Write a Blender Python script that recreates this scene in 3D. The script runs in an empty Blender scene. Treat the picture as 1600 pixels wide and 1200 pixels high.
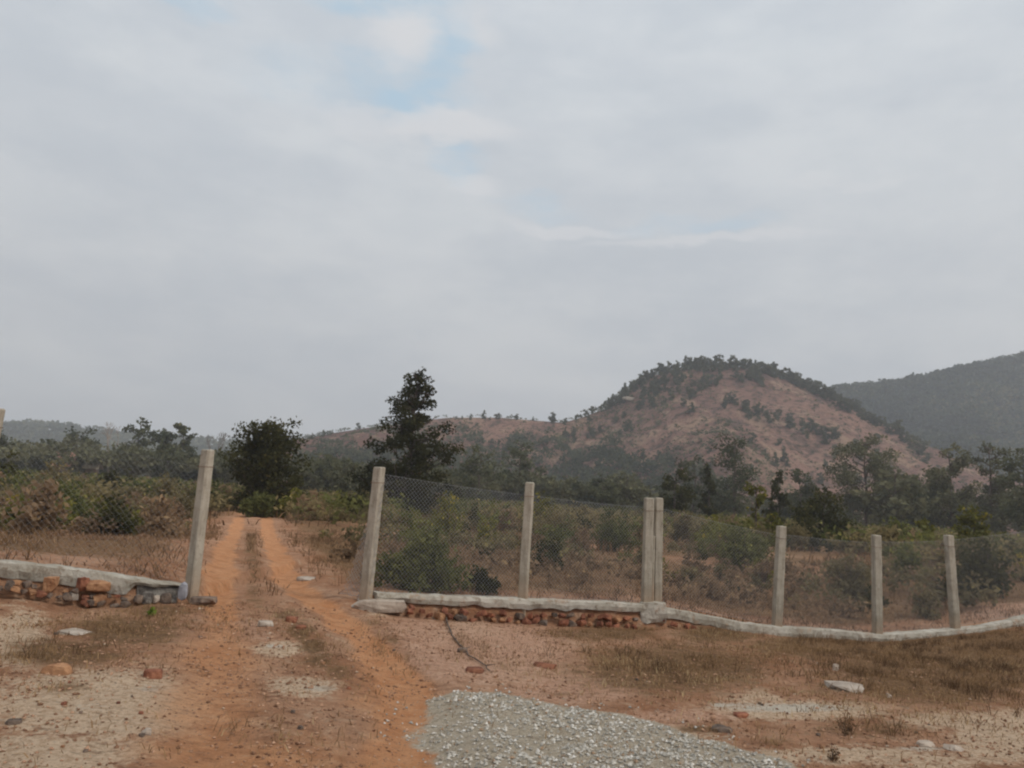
import bpy, math, random
import numpy as np
from mathutils import Matrix, Vector
S = bpy.context.scene
COL = S.collection
R = math.radians
# ------------------------------------------------------------------ camera
CAM = Vector((0, 0, 1.6)); F = 1200.0
PITCH, ROLL = R(8.42), R(3.2)
cd = bpy.data.cameras.new('camera'); cam = bpy.data.objects.new('camera', cd); COL.objects.link(cam)
cd.sensor_width = 36; cd.lens = 27; cd.clip_start = 0.05; cd.clip_end = 20000
rot = Matrix.Rotation(R(90) + PITCH, 4, 'X') @ Matrix.Rotation(ROLL, 4, 'Z')
cam.matrix_world = Matrix.Translation(CAM) @ rot
S.camera = cam
R3 = np.array(rot.to_3x3())
# ------------------------------------------------------------------ render + world + sun
S.render.engine = 'CYCLES'
S.cycles.use_denoising = True
S.cycles.max_bounces = 5; S.cycles.diffuse_bounces = 3; S.cycles.glossy_bounces = 2
S.cycles.transmission_bounces = 3; S.cycles.volume_bounces = 2; S.cycles.transparent_max_bounces = 6
S.cycles.filter_width = 2.2
S.view_settings.view_transform = 'Standard'; S.view_settings.look = 'None'
S.view_settings.gamma = 1.0; S.view_settings.exposure = 0.25

def ray(px, py):
    d = R3 @ np.array(((px - 800) / F, (600 - py) / F, -1.0))
    return d / np.linalg.norm(d)

SUN_EL, SUN_AZ = R(48), R(115)        # azimuth clockwise from +Y
W = bpy.data.worlds.new('World'); S.world = W; W.use_nodes = True
nt = W.node_tree; nt.nodes.clear()
def N(t, **kw):
    n = nt.nodes.new(t)
    for k, v in kw.items(): setattr(n, k, v)
    return n
def setin(s, v):
    if hasattr(v, 'is_output'): nt.links.new(v, s)
    else: s.default_value = v
def M(op, a, b=None, clamp=False):
    n = N('ShaderNodeMath', operation=op, use_clamp=clamp)
    setin(n.inputs[0], a)
    if b is not None: setin(n.inputs[1], b)
    return n.outputs[0]
def VM(op, a, b=None):
    n = N('ShaderNodeVectorMath', operation=op)
    setin(n.inputs[0], a)
    if b is not None: setin(n.inputs[1], b)
    return n.outputs['Value'] if op in ('LENGTH', 'DOT_PRODUCT', 'DISTANCE') else n.outputs[0]
def MIX(f, a, b, blend='MIX'):
    n = N('ShaderNodeMix', data_type='RGBA', blend_type=blend)
    setin(n.inputs[0], f); setin(n.inputs[6], a); setin(n.inputs[7], b)
    return n.outputs[2]
def NOISE(vec, scale, detail=4, rough=.55, out=0, dist=0):
    n = N('ShaderNodeTexNoise')
    setin(n.inputs['Vector'], vec); setin(n.inputs['Scale'], scale); setin(n.inputs['Detail'], detail)
    setin(n.inputs['Roughness'], rough); setin(n.inputs['Distortion'], dist)
    return n.outputs[out]
def MR(v, a, b, c=0., d=1., smooth=True):
    n = N('ShaderNodeMapRange')
    if smooth: n.interpolation_type = 'SMOOTHSTEP'
    setin(n.inputs[0], v); n.inputs[1].default_value = a; n.inputs[2].default_value = b
    n.inputs[3].default_value = c; n.inputs[4].default_value = d
    return n.outputs[0]

sky = N('ShaderNodeTexSky', sky_type='NISHITA'); sky.sun_disc = False
sky.sun_elevation = SUN_EL; sky.sun_rotation = SUN_AZ; sky.air_density = 1.2; sky.dust_density = 2.5
tc = N('ShaderNodeTexCoord'); D = tc.outputs['Generated']
sep = N('ShaderNodeSeparateXYZ'); nt.links.new(D, sep.inputs[0])
stretch = VM('MULTIPLY', D, (1.0, 1.0, 2.6))
warp = VM('MULTIPLY', VM('SUBTRACT', NOISE(stretch, 7.0, 5, .6, 1), (.5, .5, .5)), (.11, .11, .09))
DW = VM('ADD', D, warp)
STR = 0.1
def cl(r, g, b): return (r / STR, g / STR, b / STR, 1)
cloudn = NOISE(stretch, 3.2, 7, .58)
elev = MR(sep.outputs[2], 0.02, .62, 0, 1, False)
cloud = MIX(elev, cl(.42, .435, .458), cl(.515, .555, .60))
cloud = MIX(MR(cloudn, .38, .64), cloud, MIX(1.0, cloud, (1.13, 1.11, 1.08, 1), 'MULTIPLY'))
fine = NOISE(stretch, 9.0, 6, .6)
cloud = MIX(MR(fine, .40, .66), cloud, MIX(1.0, cloud, (.95, .96, .97, 1), 'MULTIPLY'))
def spot(px, py, rx, ry, src=DW):
    """soft patch of sky around a direction (rx, ry in radians along azimuth and elevation)"""
    c = ray(px, py)
    az = np.array((c[1], -c[0], 0)); az /= np.linalg.norm(az); up = np.cross(az, c)
    dv = VM('SUBTRACT', src, tuple(c))
    a = M('DIVIDE', VM('DOT_PRODUCT', dv, tuple(az)), rx); b = M('DIVIDE', VM('DOT_PRODUCT', dv, tuple(up)), ry)
    r = M('SQRT', M('ADD', M('MULTIPLY', a, a), M('MULTIPLY', b, b)))
    return MR(r, 1.25, .35)
blue = None
for p in [(600, 5, .09, .02, 1.), (690, 60, .04, .07, .9), (590, 115, .07, .035, .6), (655, 150, .075, .028, .95),
          (300, 0, .05, .02, .5), (708, 250, .035, .03, .7), (850, 322, .075, .015, .40), (1090, 345, .10, .014, .42), (500, 130, .1, .04, .3)]:
    s = M('MULTIPLY', spot(*p[:4]), p[4])
    blue = s if blue is None else M('MAXIMUM', blue, s)
white = None
for p in [(630, 55, .045, .04, .8), (690, 195, .1, .02, .7), (560, 180, .07, .022, .5), (730, 288, .05, .014, .55), (900, 352, .11, .009, .5), (1110, 372, .16, .010, .5), (730, 40, .05, .03, .5), (1320, 275, .08, .008, .3)]:
    s = M('MULTIPLY', spot(*p[:4]), p[4])
    white = s if white is None else M('MAXIMUM', white, s)
blue = M('MULTIPLY', blue, MR(fine, .36, .58, .3, .85))
skyc = MIX(1.0, sky.outputs[0], (1.05, 1.3, 1.35, 1), 'MULTIPLY')
skyc = MIX(.75, skyc, cl(.42, .57, .67))
colr = MIX(blue, cloud, skyc)
colr = MIX(white, colr, cl(.60, .605, .62))
bg = N('ShaderNodeBackground'); nt.links.new(colr, bg.inputs[0]); bg.inputs[1].default_value = STR
wo = N('ShaderNodeOutputWorld'); nt.links.new(bg.outputs[0], wo.inputs[0])

sd = bpy.data.lights.new('sun', 'SUN'); sd.energy = 1.5; sd.angle = R(11); sd.color = (1, .95, .87)
sun = bpy.data.objects.new('sun', sd); COL.objects.link(sun)
sv = Vector((math.sin(SUN_AZ) * math.cos(SUN_EL), math.cos(SUN_AZ) * math.cos(SUN_EL), math.sin(SUN_EL)))
sun.rotation_euler = sv.to_track_quat('Z', 'Y').to_euler(); sun.location = (0, 0, 30)

# ------------------------------------------------------------------ numpy helpers
def hash2(ix, iy, seed=0):
    h = (ix.astype(np.int64) * 374761393 + iy.astype(np.int64) * 668265263 + seed * 1442695041) & 0xffffffff
    h = ((h ^ (h >> 13)) * 1274126177) & 0xffffffff
    return ((h ^ (h >> 16)) & 0xffff) / 65535.0
def vnoise(x, y, seed=0):
    x = np.asarray(x, float); y = np.asarray(y, float)
    ix = np.floor(x); iy = np.floor(y); fx = x - ix; fy = y - iy
    fx = fx * fx * (3 - 2 * fx); fy = fy * fy * (3 - 2 * fy)
    a = hash2(ix, iy, seed); b = hash2(ix + 1, iy, seed); c = hash2(ix, iy + 1, seed); d = hash2(ix + 1, iy + 1, seed)
    return (a * (1 - fx) + b * fx) * (1 - fy) + (c * (1 - fx) + d * fx) * fy
def fbm(x, y, oct=4, seed=0):
    s = 0; a = 1; t = 0
    for k in range(oct):
        s = s + a * vnoise(x * 2 ** k + 17.3 * k, y * 2 ** k - 9.1 * k, seed + k); t += a; a *= .5
    return s / t - .5
def sstep(a, b, x):
    t = np.clip((x - a) / (b - a), 0, 1); return t * t * (3 - 2 * t)
def project(P):
    q = (P - np.array(CAM)) @ R3
    w = np.maximum(-q[:, 2], 1e-6)
    px = 800 + F * q[:, 0] / w; py = 600 - F * q[:, 1] / w
    bad = q[:, 2] > -.1
    px[bad] = -9999; py[bad] = 9999
    return px, py
def at(px, py, y):
    d = ray(px, py); return np.array(CAM) + d * (y / d[1])

# ------------------------------------------------------------------ terrain
DPX = [-300, 0, 298, 570, 817, 1017, 1213, 1372, 1492, 1600, 1900]
DY = [8.4, 9.75, 10.7, 11.8, 13.3, 14.5, 15.7, 16.6, 17.4, 18.1, 20.2]
def dep(px): return float(np.interp(px, DPX, DY))
TOP_L = [(-200, 860), (0, 875), (60, 880), (140, 890), (210, 903), (292, 912)]
TOP_R = [(580, 924), (700, 930), (830, 935), (960, 940), (1010, 943), (1100, 960), (1160, 972), (1210, 978), (1300, 983), (1370, 990), (1450, 985), (1530, 978), (1570, 970), (1600, 962), (1750, 940)]
GRD = [(-200, 915), (0, 925), (150, 946), (298, 940), (400, 937), (500, 940), (570, 952), (700, 966), (850, 974), (1000, 979), (1100, 980), (1213, 993), (1370, 1003), (1490, 992), (1600, 978), (1750, 960)]
gp = np.array([at(a, b, dep(a)) for a, b in GRD])
tl = np.array([at(a, b, dep(a)) for a, b in TOP_L]); tr = np.array([at(a, b, dep(a)) for a, b in TOP_R])
FX = gp[:, 0]; FYv = gp[:, 1]; FZ = gp[:, 2]
gl = np.array([at(a, b, dep(a)) for a, b in [(300, 936), (400, 936), (500, 938), (565, 942)]])
bk = np.concatenate([tl - (0, 0, .05), gl, tr - (0, 0, .05)])
BX, BZ = bk[:, 0], bk[:, 2]
def fence_y(x):
    # straight-line extension beyond the table
    return np.interp(x, np.r_[-60, FX, 60], np.r_[FYv[0] - (FX[0] + 60) * .55, FYv, FYv[-1] + (60 - FX[-1]) * .5])
RUT_R = [(415, 800), (417, 815), (430, 860), (450, 900), (485, 935), (525, 960), (575, 1000), (620, 1050), (640, 1100), (655, 1150), (660, 1200), (665, 1290)]
RUT_L = [(375, 800), (372, 815), (352, 860), (340, 910), (345, 960), (352, 1010), (345, 1060), (330, 1110), (330, 1200), (320, 1290)]
def base_h(x, y):
    x = np.asarray(x, float); y = np.asarray(y, float)
    fy = fence_y(x)
    zf = np.interp(x, FX, FZ); zb = np.interp(x, BX, BZ)
    t = np.clip(y / fy, 0, 1)
    front = zf * t ** 1.25
    far = -.30 - .006 * np.clip(x, -60, 120) - .15 * sstep(0, 8, x)
    u = sstep(0, 22, y - fy)
    back = zb * (1 - u) + far * u
    s = sstep(-.16, .02, y - fy)
    z = front * (1 - s) + back * s
    z = z + fbm(x * .35, y * .35, 3, 5) * .16 * sstep(2, 5, y) * (1 - sstep(60, 120, y)) * (1 - .8 * np.exp(-((y - fy) / 1.2) ** 2))
    return z
def hit(px, py, fn=None, y0=2., y1=60., n=900):
    fn = fn or base_h
    d = ray(px, py); ys = np.geomspace(y0, y1, n); t = ys / d[1]
    X = CAM[0] + d[0] * t; Z = CAM[2] + d[2] * t
    h = fn(X, ys); k = np.argmax(Z < h)
    if not (Z < h).any(): k = n - 1
    return np.array((X[k], ys[k], h[k]))
rutR = np.array([hit(*p)[:2] for p in RUT_R]); rutL = np.array([hit(*p)[:2] for p in RUT_L])
def dist_poly(x, y, P):
    best = np.full(np.shape(x), 1e9)
    for a, b in zip(P[:-1], P[1:]):
        ab = b - a; L = (ab ** 2).sum() + 1e-9
        t = np.clip(((x - a[0]) * ab[0] + (y - a[1]) * ab[1]) / L, 0, 1)
        best = np.minimum(best, np.hypot(x - a[0] - t * ab[0], y - a[1] - t * ab[1]))
    return best
GRAV = [(668, 1098), (710, 1090), (800, 1086), (880, 1098), (1010, 1124), (1110, 1150), (1200, 1182), (1290, 1225), (1400, 1400), (760, 1500), (690, 1230), (700, 1180), (655, 1130)]
gravP = np.array([hit(*p)[:2] for p in GRAV])
def inside(x, y, P):
    c = np.zeros(np.shape(x), bool); n = len(P)
    for i in range(n):
        x0, y0 = P[i]; x1, y1 = P[(i + 1) % n]
        cond = ((y0 > y) != (y1 > y)) & (x < (x1 - x0) * (y - y0) / (y1 - y0 + 1e-12) + x0)
        c ^= cond
    return c
def grav_sd(x, y):
    w_ = fbm(x * 1.7, y * 1.7, 3, 44) * .35; x = x + w_; y = y - w_
    d = dist_poly(x, y, np.vstack([gravP, gravP[:1]])) ; return np.where(inside(x, y, gravP), d, -d)
def height(x, y):
    x = np.asarray(x, float); y = np.asarray(y, float)
    z = base_h(x, y)
    near = (y > 1) & (y < 70) & (x > -25) & (x < 25)
    if near.any():
        xn, yn = x[near], y[near]
        wob = fbm(xn * 1.3, yn * 1.3, 2, 9) * .25
        d1 = dist_poly(xn, yn, rutR) + wob; d2 = dist_poly(xn, yn, rutL) + wob
        dz = -.06 * np.exp(-(d1 / .26) ** 2) - .045 * np.exp(-(d2 / .24) ** 2) + .025 * np.exp(-((d1 - .5) / .18) ** 2)
        dz = dz + .035 * sstep(-.1, .6, grav_sd(xn, yn)) + fbm(xn * 3, yn * 3, 4, 21) * .07 * (1 - .6 * np.exp(-(np.minimum(d1, d2) / .3) ** 2))
        z = z.copy(); z[near] += dz
    return z
def hz(x, y): return float(height(np.array([x]), np.array([y]))[0])

# ------------------------------------------------------------------ hills
def prof(pts, D):
    P = np.array([at(a, b, D) for a, b in pts]); return P[:, 0], P[:, 2]
H1 = [(440, 760), (470, 686), (520, 676), (600, 664), (700, 652), (780, 652), (880, 660), (915, 650), (955, 634), (985, 606), (1010, 590), (1050, 577), (1100, 570), (1160, 573), (1210, 584), (1260, 604), (1300, 622), (1350, 648), (1400, 674), (1440, 704), (1470, 760), (1500, 850)]
H2 = [(1150, 700), (1250, 650), (1310, 616), (1400, 608), (1460, 596), (1530, 580), (1600, 566), (1700, 552), (1850, 560), (2000, 640), (2200, 800)]
H3 = [(-400, 690), (-100, 678), (0, 674), (40, 668), (110, 674), (180, 686), (300, 694), (420, 705), (520, 720), (650, 770)]
X1, Z1 = prof(H1, 420.); X2, Z2 = prof(H2, 760.); X3, Z3 = prof(H3, 1000.)
def hill1(x, y):
    P = np.interp(x, X1, Z1, left=-20, right=-20) + 3
    y0 = 235 + 40 * np.sin(x * .011 + 1) + 35 * sstep(60, -60, x)
    s = np.clip((y - y0) / (420 - y0), 0, 1); s = np.where(y > 420, 1 - ((y - 420) / 260) ** 2, s ** 1.15)
    g = (fbm(x * .022, y * .012, 5, 31)) * 40 * np.sin(np.clip(s, 0, 1) * math.pi)
    g = g - 16 * np.abs(fbm(x * .05 + y * .03, y * .01, 3, 41)) * np.sin(np.clip(s, 0, 1) * math.pi)
    return P * s + g - 3
def hill2(x, y):
    P = np.interp(x, X2, Z2, left=-20, right=-20) + 3
    s = np.clip((y - 500) / 260, 0, 1); s = np.where(y > 760, 1 - ((y - 760) / 300) ** 2, s)
    return P * s + fbm(x * .012, y * .012, 4, 51) * 85 * np.sin(np.clip(s, 0, 1) * math.pi) - 3
def hill3(x, y):
    P = np.interp(x, X3, Z3, left=-20, right=-20) + 3
    s = np.clip((y - 700) / 300, 0, 1); s = np.where(y > 1000, 1 - ((y - 1000) / 300) ** 2, s)
    return P * s + fbm(x * .01, y * .01, 3, 61) * 14 * np.sin(np.clip(s, 0, 1) * math.pi) - 3
def surface(x, y): return np.maximum(np.maximum(height(x, y), hill1(x, y)), hill2(x, y))

# ------------------------------------------------------------------ mesh + object helpers
def mesh(name, V, Fc, attrs=None, smooth=False, mats=None, matidx=None, normals=None):
    """Fc: list of int arrays (n,k), mixed sizes allowed"""
    if not isinstance(Fc, list): Fc = [Fc]
    Fc = [np.asarray(f, np.int32) for f in Fc if len(f)]
    V = np.asarray(V, np.float32)
    m = bpy.data.meshes.new(name)
    m.vertices.add(len(V)); m.vertices.foreach_set('co', V.ravel())
    li = np.concatenate([f.ravel() for f in Fc]); tot = np.concatenate([np.full(len(f), f.shape[1], np.int32) for f in Fc])
    st = np.concatenate([[0], np.cumsum(tot)[:-1]]).astype(np.int32)
    m.loops.add(len(li)); m.loops.foreach_set('vertex_index', li)
    m.polygons.add(len(tot)); m.polygons.foreach_set('loop_start', st); m.polygons.foreach_set('loop_total', tot)
    if matidx is not None: m.polygons.foreach_set('material_index', np.asarray(matidx, np.int32))
    m.update(calc_edges=True)
    m.polygons.foreach_set('use_smooth', np.full(len(tot), smooth))
    for k, v in (attrs or {}).items():
        a = m.attributes.new(k, 'FLOAT', 'POINT'); a.data.foreach_set('value', np.asarray(v, np.float32))
    for t in (mats or []): m.materials.append(t)
    if normals is not None: m.normals_split_custom_set_from_vertices(normals.tolist())
    m.validate(clean_customdata=False)
    return m
def add(name, m, parent=None, loc=None, rz=0, sc=None, label=None, cat=None, group=None, kind=None):
    o = bpy.data.objects.new(name, m); COL.objects.link(o)
    if parent: o.parent = parent
    if loc is not None: o.location = loc
    if rz: o.rotation_euler = (0, 0, rz)
    if sc is not None: o.scale = sc if hasattr(sc, '__len__') else (sc,) * 3
    if label: o['label'] = label
    if cat: o['category'] = cat
    if group: o['group'] = group
    if kind: o['kind'] = kind
    return o
def copy_tree(o, **kw):
    c = o.copy(); COL.objects.link(c)
    for ch in o.children:
        d = ch.copy(); COL.objects.link(d); d.parent = c
    for k, v in kw.items():
        if k == 'loc': c.location = v
        elif k == 'rz': c.rotation_euler = (0, 0, v)
        elif k == 'sc': c.scale = v if hasattr(v, '__len__') else (v,) * 3
        else: c[k] = v
    return c

# ------------------------------------------------------------------ materials
def newmat(name, rough=.95, spec=.15):
    global nt
    m = bpy.data.materials.new(name); m.use_nodes = True; nt = m.node_tree
    b = nt.nodes['Principled BSDF']; b.inputs['Roughness'].default_value = rough
    b.inputs['Specular IOR Level'].default_value = spec
    return m, b
def pos(): return N('ShaderNodeNewGeometry').outputs['Position']
def objpos(): return N('ShaderNodeTexCoord').outputs['Object']
def ATT(n):
    a = N('ShaderNodeAttribute', attribute_name=n); return a.outputs['Fac']
def RND(): return N('ShaderNodeObjectInfo').outputs['Random']
def BUMP(h, dist, strength=1.):
    n = N('ShaderNodeBump'); setin(n.inputs['Height'], h); n.inputs['Distance'].default_value = dist
    n.inputs['Strength'].default_value = strength
    return n.outputs[0]
def c4(r, g, b): return (r, g, b, 1)

def leafmat(name, dark, light, accent=None, transl=.48, accent_at=.9):
    m, b = newmat(name, .75, .12)
    t = ATT('tint'); r = RND()
    c = MIX(t, c4(*dark), c4(*light))
    if accent: c = MIX(MR(t, accent_at, min(accent_at + .06, 1.0)), c, c4(*accent))
    c = MIX(1.0, c, MIX(r, (.78, .78, .78, 1), (1.2, 1.15, 1.05, 1)), 'MULTIPLY')
    nt.links.new(c, b.inputs['Base Color'])
    tr = N('ShaderNodeBsdfTranslucent'); nt.links.new(c, tr.inputs[0])
    mx = N('ShaderNodeMixShader'); mx.inputs[0].default_value = transl
    nt.links.new(b.outputs[0], mx.inputs[1]); nt.links.new(tr.outputs[0], mx.inputs[2])
    nt.links.new(mx.outputs[0], nt.nodes['Material Output'].inputs[0])
    return m
def simplemat(name, c1, c2, scale=6, rough=.95, bump=0, bscale=30, spec=.15, rand=True):
    m, b = newmat(name, rough, spec)
    p = objpos(); n = NOISE(p, scale, 6, .65)
    c = MIX(MR(n, .35, .65), c4(*c1), c4(*c2))
    if rand: c = MIX(1.0, c, MIX(RND(), (.75, .75, .75, 1), (1.25, 1.2, 1.15, 1)), 'MULTIPLY')
    nt.links.new(c, b.inputs['Base Color'])
    if bump: nt.links.new(BUMP(NOISE(p, bscale, 6, .7), bump), b.inputs['Normal'])
    return m

# ground
m_ground, b = newmat('earth', .97, .08)
P = pos()
n1 = NOISE(P, .9, 8, .62); n2 = NOISE(P, 4.5, 8, .68); n3 = NOISE(P, 22, 6, .7); n4 = NOISE(P, 90, 4, .7)
soil = MIX(MR(n1, .35, .65), c4(.40, .195, .105), c4(.55, .315, .195))
soil = MIX(MR(n2, .52, .70), soil, c4(.60, .40, .27))
soil = MIX(M('MULTIPLY', MR(n2, .48, .34), .6), soil, c4(.25, .125, .075))
def brk(att, n, lo, hi, amt=.9):   # attribute broken up by noise
    return MR(M('ADD', ATT(att), M('MULTIPLY', M('SUBTRACT', n, .5), amt)), lo, hi)
nmix = M('ADD', M('MULTIPLY', n2, .55), M('MULTIPLY', n3, .45))
soil = MIX(M('MULTIPLY', brk('sand', nmix, .26, .56, 1.6), .95), soil, MIX(MR(n3, .35, .65), c4(.54, .365, .235), c4(.84, .645, .46)))
soil = MIX(M('MULTIPLY', brk('pink', nmix, .30, .62, 1.2), .8), soil, MIX(MR(n3, .35, .65), c4(.52, .29, .19), c4(.76, .48, .34)))
soil = MIX(M('MULTIPLY', brk('pale', nmix, .35, .6, 1.3), .9), soil, c4(.70, .62, .51))
soil = MIX(M('MULTIPLY', brk('litter', nmix, .30, .62, 1.9), .92), soil, MIX(MR(n3, .38, .62), c4(.125, .072, .036), c4(.30, .178, .088)))
soil = MIX(M('MULTIPLY', brk('rut', nmix, .30, .72, .8), .88), soil, MIX(MR(n2, .3, .7), c4(.60, .265, .118), c4(.74, .375, .190)))
soil = MIX(brk('stone', nmix, .35, .6, .9), soil, MIX(MR(n3, .4, .6), c4(.46, .38, .28), c4(.62, .53, .41)))
st_ = NOISE(VM('MULTIPLY', P, (.8, 2.6, 1)), 5, 8, .75)
soil = MIX(M('MULTIPLY', MR(st_, .54, .66), .50), soil, c4(.15, .085, .052))
soil = MIX(M('MULTIPLY', MR(st_, .44, .34), .40), soil, c4(.62, .43, .29))
soil = MIX(M('MULTIPLY', MR(n3, .58, .70), .45), soil, c4(.11, .065, .045))
soil = MIX(M('MULTIPLY', MR(n4, .60, .72), .35), soil, c4(.42, .31, .23))
vor = N('ShaderNodeTexVoronoi'); vor.inputs['Scale'].default_value = 17; nt.links.new(P, vor.inputs['Vector'])
soil = MIX(M('MULTIPLY', M('LESS_THAN', vor.outputs['Distance'], .16), .6), soil, MIX(vor.outputs['Color'], c4(.11, .055, .04), c4(.42, .30, .24)))
nt.links.new(soil, b.inputs['Base Color'])
hgt = M('ADD', M('MULTIPLY', n3, .8), M('MULTIPLY', n4, .3))
nt.links.new(BUMP(M('ADD', hgt, M('MULTIPLY', n2, 1.5)), .075, 1.), b.inputs['Normal'])

# hill
m_hill, b = newmat('hill_earth', .97, .05)
P = pos()
n1 = NOISE(P, .012, 6, .6); n2 = NOISE(P, .07, 8, .7); n3 = NOISE(P, .35, 6, .75)
c = MIX(MR(n1, .38, .62), c4(.23, .125, .100), c4(.36, .205, .155))
c = MIX(M('MULTIPLY', MR(n2, .50, .60), .8), c, c4(.44, .29, .20))
c = MIX(M('MULTIPLY', MR(n2, .48, .36), .7), c, c4(.105, .075, .062))
c = MIX(M('MULTIPLY', MR(n3, .50, .60), .75), c, c4(.065, .058, .04))
nt.links.new(c, b.inputs['Base Color'])
nt.links.new(BUMP(M('ADD', n2, M('MULTIPLY', n3, .4)), 6, 1), b.inputs['Normal'])
m_forest, b = newmat('forest_floor', .97, .05)
P = pos(); c = MIX(MR(NOISE(P, .03, 6, .65), .4, .6), c4(.03, .035, .024), c4(.07, .06, .042))
nt.links.new(c, b.inputs['Base Color'])

# concrete
m_conc, b = newmat('weathered_concrete', .93, .15)
P = objpos()
n1 = NOISE(P, 2.2, 7, .65); n2 = NOISE(P, 14, 6, .7); n3 = NOISE(P, 70, 4, .7)
c = MIX(MR(n1, .35, .65), c4(.34, .30, .235), c4(.47, .425, .35))
c = MIX(M('MULTIPLY', MR(n2, .52, .68), .5), c, c4(.20, .18, .145))
c = MIX(M('MULTIPLY', MR(n3, .60, .68), .6), c, c4(.15, .12, .10))
sz_ = N('ShaderNodeSeparateXYZ'); nt.links.new(P, sz_.inputs[0])
strk = NOISE(VM('MULTIPLY', P, (9, 9, .9)), 2.0, 6, .7)
c = MIX(M('MULTIPLY', MR(strk, .48, .66), .55), c, c4(.19, .165, .125))
c = MIX(M('MULTIPLY', MR(M('ADD', sz_.outputs[2], M('MULTIPLY', n2, .35)), .95, .45), .55), c, c4(.36, .22, .13))
nt.links.new(c, b.inputs['Base Color'])
nt.links.new(BUMP(M('ADD', n2, M('MULTIPLY', n3, .4)), .012, .8), b.inputs['Normal'])
m_plinth, b = newmat('plinth_concrete', .95, .1)
P = objpos()
n1 = NOISE(P, 1.7, 7, .65); n2 = NOISE(P, 9, 7, .7); n3 = NOISE(P, 40, 4, .7)
c = MIX(MR(n1, .35, .65), c4(.36, .325, .265), c4(.54, .50, .43))
c = MIX(M('MULTIPLY', MR(n2, .50, .64), .75), c, c4(.24, .19, .14))
c = MIX(M('MULTIPLY', MR(NOISE(P, 3.5, 6, .7), .55, .66), .6), c, c4(.40, .25, .16))
c = MIX(M('MULTIPLY', MR(n3, .60, .68), .4), c, c4(.25, .14, .09))
nt.links.new(c, b.inputs['Base Color'])
nt.links.new(BUMP(M('ADD', n2, M('MULTIPLY', n3, .5)), .03, 1), b.inputs['Normal'])
m_rough = simplemat('rubble_stone_masonry', (.10, .085, .075), (.30, .27, .235), 7, bump=.05, bscale=12, rand=False)
m_wire, b = newmat('galvanised_wire', .5, .5)
b.inputs['Base Color'].default_value = c4(.33, .33, .335); b.inputs['Metallic'].default_value = .55
m_rust = simplemat('rusty_wire', (.09, .04, .025), (.17, .09, .05), 30)
m_crack, b = newmat('open_joint', 1, 0); b.inputs['Base Color'].default_value = c4(.10, .055, .045)
m_brick = simplemat('broken_brick', (.16, .06, .04), (.36, .16, .095), 9, bump=.02, bscale=25)
m_brick2 = simplemat('orange_brick', (.26, .13, .07), (.44, .25, .14), 9, bump=.02, bscale=25)
m_stone = simplemat('pale_stone', (.34, .28, .23), (.52, .45, .38), 6, bump=.02, bscale=20)
m_dstone = simplemat('dark_stone', (.09, .07, .06), (.24, .18, .14), 8, bump=.02, bscale=20)
m_bstone = simplemat('bluish_white_stone', (.30, .30, .33), (.46, .46, .50), 8, bump=.01)
m_bark = simplemat('bark', (.07, .055, .045), (.16, .13, .11), 4, bump=.02)
m_palebark = simplemat('pale_bark', (.20, .17, .15), (.32, .28, .25), 4)
m_gravel, b = newmat('crushed_stone', .9, .2)
t = ATT('tint'); c = MIX(t, c4(.24, .225, .195), c4(.66, .61, .53)); c = MIX(MR(t, .88, .95), c, c4(.64, .61, .56))
c = MIX(MR(t, .10, .04), c, c4(.33, .22, .14)); nt.links.new(c, b.inputs['Base Color'])

G_dark = leafmat('dark_green_leaves', (.026, .029, .012), (.098, .094, .034), (.16, .14, .05))
G_mid = leafmat('olive_green_leaves', (.045, .05, .024), (.135, .13, .052), (.22, .19, .07))
G_bush = leafmat('bush_leaves', (.06, .07, .025), (.23, .235, .08), (.38, .35, .10))
G_yel = leafmat('yellow_green_leaves', (.08, .085, .020), (.25, .235, .05), (.42, .34, .05), accent_at=.82)
G_gold = leafmat('yellow_leaves', (.22, .17, .035), (.48, .36, .06), None)
G_brown = leafmat('dry_brown_leaves', (.13, .088, .056), (.37, .255, .16), (.44, .31, .17))
G_olive = leafmat('olive_brown_leaves', (.11, .092, .05), (.31, .255, .13), (.38, .32, .13))
G_far = leafmat('distant_leaves', (.050, .060, .036), (.165, .17, .095), (.22, .21, .12))
G_grey = leafmat('grey_green_leaves', (.070, .074, .046), (.21, .205, .12), (.27, .25, .14), transl=.3)
G_wood = leafmat('wooded_hill_leaves', (.008, .018, .014), (.075, .09, .052), (.13, .12, .07))
G_grass = leafmat('dry_grass_blades', (.17, .10, .052), (.48, .31, .165), (.60, .45, .26), transl=.25)
G_stub = leafmat('stubble_blades', (.11, .065, .042), (.30, .185, .115), (.38, .27, .17), transl=.2)
G_weed = leafmat('dry_weed_stalks', (.08, .047, .028), (.27, .165, .088), (.36, .24, .13), transl=.2)

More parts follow.
